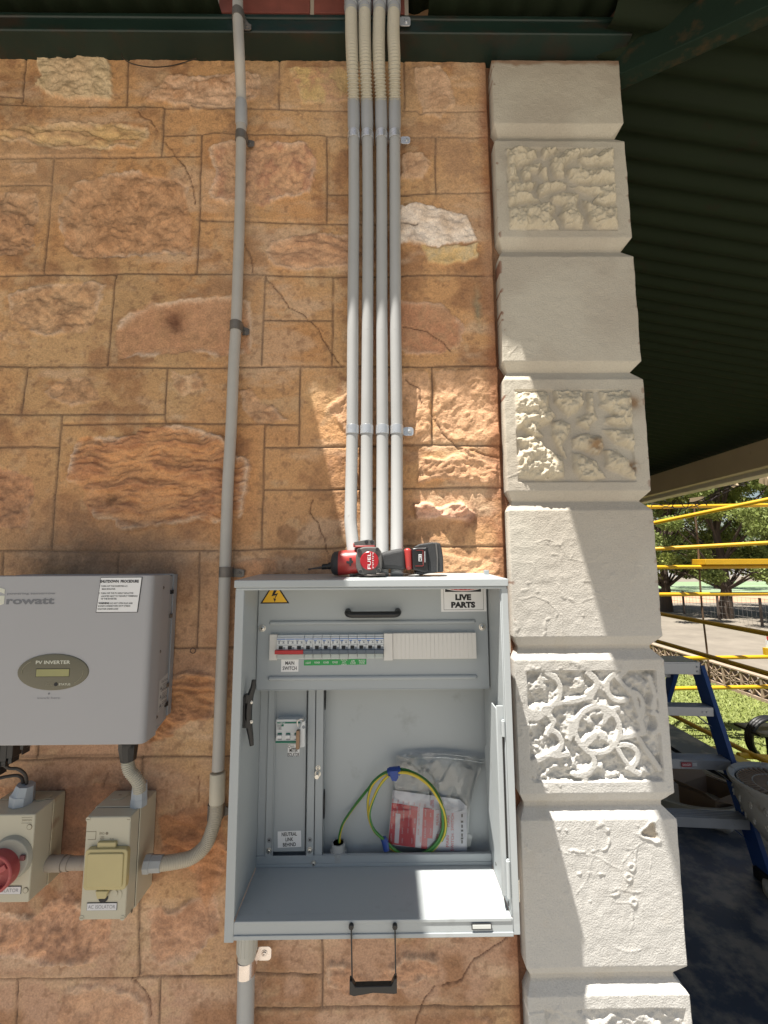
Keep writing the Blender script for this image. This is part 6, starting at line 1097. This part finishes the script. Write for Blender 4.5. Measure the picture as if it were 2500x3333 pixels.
# barbed wire coil under the fascia
b = MB(); p0, p1, p2 = VX(2105, 1640, 3.0), VX(2300, 1630, 3.0), VX(2500, 1512, 3.0)
for off in (0, 1):
    pa = [VX(x, y+off*14, 2.98+off*.05) for x, y in ((2100, 1618), (2140, 1628), (2200, 1640), (2260, 1634), (2330, 1605), (2400, 1570), (2460, 1535), (2520, 1500))]; sp = spline(pa, 10); b.tube(sp, .0045, 6)
    for k in range(3, len(sp)-1, 4): q = sp[k]; dd = Vector((random.uniform(-1, 1), random.uniform(-1, 1), random.uniform(-1, 1))).normalized()*.045; b.beam(q-dd, q+dd, .006, .006)
o = b.build('barbed_wire', mat('wire_dark', (.03, .02, .02), .6)); tag(o, 'tangled dark barbed wire strung under the cream verandah beam', 'wire')
b = MB()
for pts in ([(2376, 1582), (2378, 1568), (2392, 1570), (2398, 1580), (2388, 1588)], [(2470, 1572), (2472, 1548), (2490, 1540), (2500, 1560), (2496, 1580)], [(2242, 1622), (2284, 1616), (2284, 1630), (2245, 1634)]):
    P_ = [VX(x, y, 3.02) for x, y in pts]; n = len(P_); b = MB(); b.add(P_+[q+Vector((.02, 0, 0)) for q in P_], [tuple(range(n)), tuple(range(2*n-1, n-1, -1))]+[(i, i+n, (i+1) % n+n, (i+1) % n) for i in range(n)]); b.build('gutter_bracket', M_cream, ver)
# ================================================================== ladder
M_lb = mat('fibreglass_blue', (.012, .05, .20), .4, var=.2, vs=10); M_al = mat('aluminium', (.38, .40, .44), .42, metal=.6, var=.12, vs=12, dirt=(.35, .35, .36), ds=40, dth=.6)
f0 = VZ(2490, 2872, 0); dY = .36; f1 = V(2262, 2160, f0.y+dY)
lad = thing('step_ladder', (f0.x-.25, f0.y+.3, 0), 'open blue fibreglass step ladder with aluminium treads beside the pilaster', 'ladder')
ax = Vector((-1, .10, 0)).normalized(); fwd = ax.cross(Vector((0, 0, 1))).normalized()   # along treads to the left
wb, wt_ = .52, .34
def rail(a, c_, name, dep_, wid, inner): b = MB(); d = c_-a; b.beam(a, c_, wid, dep_, up=(0, 1, 0)); o = b.build(name, M_lb, lad, bevel=.002); return o
def chan(a, c_, sgn):     # channel section rail: web + two flanges
    b = MB(); d = (c_-a); nrm = Vector((0, -1, 0)); b.beam(a, c_, .004, .095, up=(0, 1, 0)); 
    for o_ in (-.046, .046): b.beam(a+Vector((sgn*.012, o_, 0)), c_+Vector((sgn*.012, o_, 0)), .026, .004, up=(0, 1, 0))
    q0 = a; b.box(q0.x-.02, q0.x+.035, q0.y-.045, q0.y+.045, 0, .05, 1); return b
tl_ = f1+ax*wt_; fl_ = f0+ax*wb
for a, c_, s_ in ((f0, f1, 1), (fl_, tl_, -1)): chan(a, c_, s_).build('rail', [M_lb, M_blackp], lad, bevel=.001)
rb0 = f0+Vector((-.06, .95, 0)); rt0 = f1+Vector((-.03, .12, -.01)); rb1 = fl_+Vector((.06, .95, 0)); rt1 = tl_+Vector((.03, .12, -.01))
rb0.z = rb1.z = 0
for a, c_ in ((rb0, rt0), (rb1, rt1)): b = MB(); b.beam(a, c_, .03, .06, up=(0, 1, 0)); b.build('rear_leg', M_lb, lad, bevel=.002)
def on_rail(py):      # parameter on right rail from reading
    best = min(range(201), key=lambda k: abs((lambda q: py-(1666.5-F*q.y/-q.z))(CM.transposed() @ (f0+(f1-f0)*(k/200)-CAM))))
    return best/200
for py in (2305, 2474, 2662):
    t = on_rail(py); a = f0+(f1-f0)*t; c_ = fl_+(tl_-fl_)*t; b = MB(); mid = (a+c_)/2; hx = (a-c_)/2; ln_ = hx.length; ux = hx.normalized(); uy = Vector((0, 0, 1)).cross(ux).normalized()
    b.obox(mid+Vector((0, .0, .012)), ux*(ln_-.004), uy*.042, Vector((0, 0, .0015)))
    for k in range(5): b.obox(mid+uy*(-.032+.016*k)+Vector((0, 0, .0150)), ux*(ln_-.006), uy*.003, Vector((0, 0, .0016)))
    fdir = -uy if uy.y > 0 else uy
    b.obox(mid+fdir*.043+Vector((0, 0, -.010)), ux*(ln_-.003), uy*.0015, Vector((0, 0, .0245)))
    for k in (-.8, -.68, .68, .8): b.disc(mid+ux*ln_*k+fdir*.0445+Vector((0, 0, -.012)), fdir, .006, .003, 10)
    o = b.build('tread', M_al, lad, bevel=.0008)
    b = MB(); b.beam(a+ux*-.004+Vector((0, 0, -.10)), a-ux*.10+Vector((0, 0, -.02)), .003, .03, up=(0, 1, 0)); b.build('brace', M_al if py < 2600 else M_lb, lad)
    if py == 2474:
        q = V(2240, 2474, mid.y-.047); b = MB(); qq = mid+fdir*.0460+Vector((0, 0, -.010)); xx0 = V(2217, 2474, qq.y).x; xx1 = V(2283, 2474, qq.y).x; xm = V(2250, 2474, qq.y).x
        b.box(xx0, xm, qq.y-.0015, qq.y, qq.z-.012, qq.z+.012, 0); b.box(xm, xx1, qq.y-.0015, qq.y, qq.z-.012, qq.z+.012, 1); b.text('DANGER', ((xx0+xm)/2, qq.y-.002, qq.z), .012, (xm-xx0)*.8, mi=2); 
        for k in range(3): b.box(xm+.006, xx1-.006, qq.y-.002, qq.y-.0015, qq.z-.007+k*.006, qq.z-.005+k*.006, 2)
        b.build('tread_sticker', [mat('faded_red_sticker', (.35, .06, .07), .5), mat('sticker_grey', (.28, .28, .30), .5), M_white], lad, smooth=False)
b = MB(); mid = (f1+tl_)/2; hx = (f1-tl_)/2; ux = hx.normalized(); uy = Vector((0, 0, 1)).cross(ux).normalized(); b.obox(mid+Vector((0, .045, .012)), ux*(hx.length+.008), uy*.09, Vector((0, 0, .006))); fdir = -uy if uy.y > 0 else uy
b.obox(mid+Vector((0, .045, -.022))+fdir*.088, ux*(hx.length+.008), uy*.003, Vector((0, 0, .032))); b.obox(f1+Vector((.006, .045, -.018)), Vector((.003, 0, 0)), uy*.09, Vector((0, 0, .028))); 
for dz in (-.01, -.035): b.disc(f1+Vector((-.02, -.047, dz)), (0, -1, 0), .005, .003, 10)
b.build('top_cap', M_al, lad, bevel=.002)
t = .42; a = f0+(f1-f0)*t; c_ = rb0+(rt0-rb0)*t; b = MB(); m_ = (a+c_)/2+Vector((0, 0, -.02)); b.beam(a, m_, .004, .025); b.beam(m_, c_, .004, .025); b.build('spreader', M_blackp, lad)
for t in (.22, .5, .68, .9): a = rb0+(rt0-rb0)*t; c_ = rb1+(rt1-rb1)*t; b = MB(); b.beam(a, c_, .004, .03); b.build('rear_bar', M_al, lad)
# ================================================================== things standing on the verandah floor
M_tub = mat('tub_cream', (.40, .37, .30), .6, var=.1, vs=6, dirt=(.2, .16, .12), ds=10)
q = VZ(2215, 2545, .10); b = MB(); R_ = .34
b.lathe((q.x, q.y, 0), (0, 0, 1), [(0, .001), (R_*.84, .001), (R_*.985, .095), (R_*1.03, .10), (R_*1.03, .104), (R_*.96, .104), (R_*.82, .02), (0, .02)], 44)
b.build('round_tub', M_tub, None); tag(bpy.data.objects['round_tub'], 'round cream metal tub standing on the verandah floor behind the ladder', 'tub')
M_card = mat('cardboard', (.17, .115, .075), .85, var=.15, vs=8)
q = VZ(2318, 2632, 0); b = MB(); w2, d2, h2 = .15, .11, .13; rz = Matrix.Rotation(math.radians(24), 3, 'Z')
def cb(c, ux, uy, uz): b.obox(q+rz@Vector(c), rz@Vector(ux), rz@Vector(uy), rz@Vector(uz))
cb((0, 0, .003), (w2, 0, 0), (0, d2, 0), (0, 0, .002))
for s_ in (-1, 1): cb((0, s_*d2, h2/2), (w2, 0, 0), (0, .002, 0), (0, 0, h2/2)); cb((s_*w2, 0, h2/2), (.002, 0, 0), (0, d2-.002, 0), (0, 0, h2/2))
cb((0, -d2-.05, h2+.01), (w2, 0, 0), (0, .05, -.012), (0, .0004, .0016)); cb((-w2-.05, 0, h2+.035), (.05, 0, -.034), (0, d2, 0), (.001, 0, .0014)); cb((0, d2+.04, h2+.04), (w2, 0, 0), (0, .04, .04), (0, -.001, .0012)); cb((w2+.05, 0, h2-.01), (.05, 0, -.018), (0, d2, 0), (.0005, 0, .0016))
o = b.build('cardboard_box', M_card, None, smooth=False); tag(o, 'open brown cardboard box with its flaps out on the floor beside the tub', 'box')
M_urn = mat('urn_stone', (.36, .35, .33), .7, var=.15, vs=10, dirt=(.20, .17, .13), ds=14, bump=.3, bs=80); M_wov = mat('rust_basket', (.22, .15, .10), .7, var=.4, vs=20)
zr_ = .52; q = VZ(2560, 2552, zr_); urn = thing('garden_urn', (q.x, q.y, 0), 'ornate grey cast garden urn with a brown radial basket in its rim', 'urn')
b = MB(); R_ = .30; prof = [(r_*.76, z) for r_, z in [(.17, 0), (.17, .03), (.12, .05), (.07, .09), (.055, .16), (.07, .20), (.13, .24), (.22, .33), (.27, .42), (.275, .48), (.30, .505), (.305, .52), (.295, .528), (.27, .520), (.262, .505)]]
b.lathe((q.x, q.y, 0), (0, 0, 1), prof, 48)
for k in range(20):
    a0 = 2*math.pi*k/20
    for zz_, r1, r2 in ((.44, .209, .010), (.36, .181, .009)):
        c_ = Vector((q.x+math.cos(a0+zz_)*r1, q.y+math.sin(a0+zz_)*r1, zz_)); tv = Vector((-math.sin(a0), math.cos(a0), 0)); b.tube([c_+tv*(r2*math.cos(t))+Vector((0, 0, r2*math.sin(t)*1.3)) for t in np.linspace(0, 5.2, 12)], .0045, 6)
b.build('bowl', M_urn, urn)
b = MB(); b.disc((q.x, q.y, zr_-.03), (0, 0, 1), .199, .004, 40, 0)
for k in range(44): a0 = 2*math.pi*k/44; b.beam((q.x+math.cos(a0)*.07, q.y+math.sin(a0)*.07, zr_-.022), (q.x+math.cos(a0+.18)*.188, q.y+math.sin(a0+.18)*.188, zr_-.008), .012, .006, 1)
for r_ in (.07, .13, .188): b.tube([(q.x+math.cos(a)*r_, q.y+math.sin(a)*r_, zr_-.018+(r_-.1)*.07) for a in np.linspace(0, 2*math.pi, 41)], .005, 6, 2)
b.build('basket', [M_dark, M_wov, M_urn], urn)
q = VZ(2352, 2705, 0); rs = np.random.RandomState(9); b = MB(); b.grid(lambda u, v: (q.x+math.cos(u*6.283)*math.sin(v*3.14)*.045*(1+.35*math.sin(u*21+v*7)), q.y+math.sin(u*6.283)*math.sin(v*3.14)*.045*(1+.3*math.sin(u*17)), .03+math.cos(v*3.14)*.03*(1+.3*math.sin(u*13+v*11))), 25, 13)
o = b.build('crumpled_rag', mat('rag_grey', (.33, .31, .29), .8, var=.2), None, ang=25); tag(o, 'small crumpled pale rag on the dark blue floor by the ladder', 'rag')
q = V(2516, 2410, 3.3); b = MB(); n = 40
for k in range(3): b.tube([(q.x+math.cos(a)*.20, 3.3+.03*k, q.z+math.sin(a)*.19) for a in np.linspace(0, 2*math.pi, n)], .018, 10, cap=False)
b.box(q.x-.02, q.x+.02, 3.3, 3.36, 0, q.z-.17); b.box(q.x-.02, q.x+.02, 3.28, 3.38, q.z-.215, q.z-.17); b.box(q.x-.2, q.x+.2, 3.2, 3.5, 0, .02)
o = b.build('hose_reel', M_blackp, None); tag(o, 'black hose reel whose rim shows above the urn at the photo edge', 'hose reel')
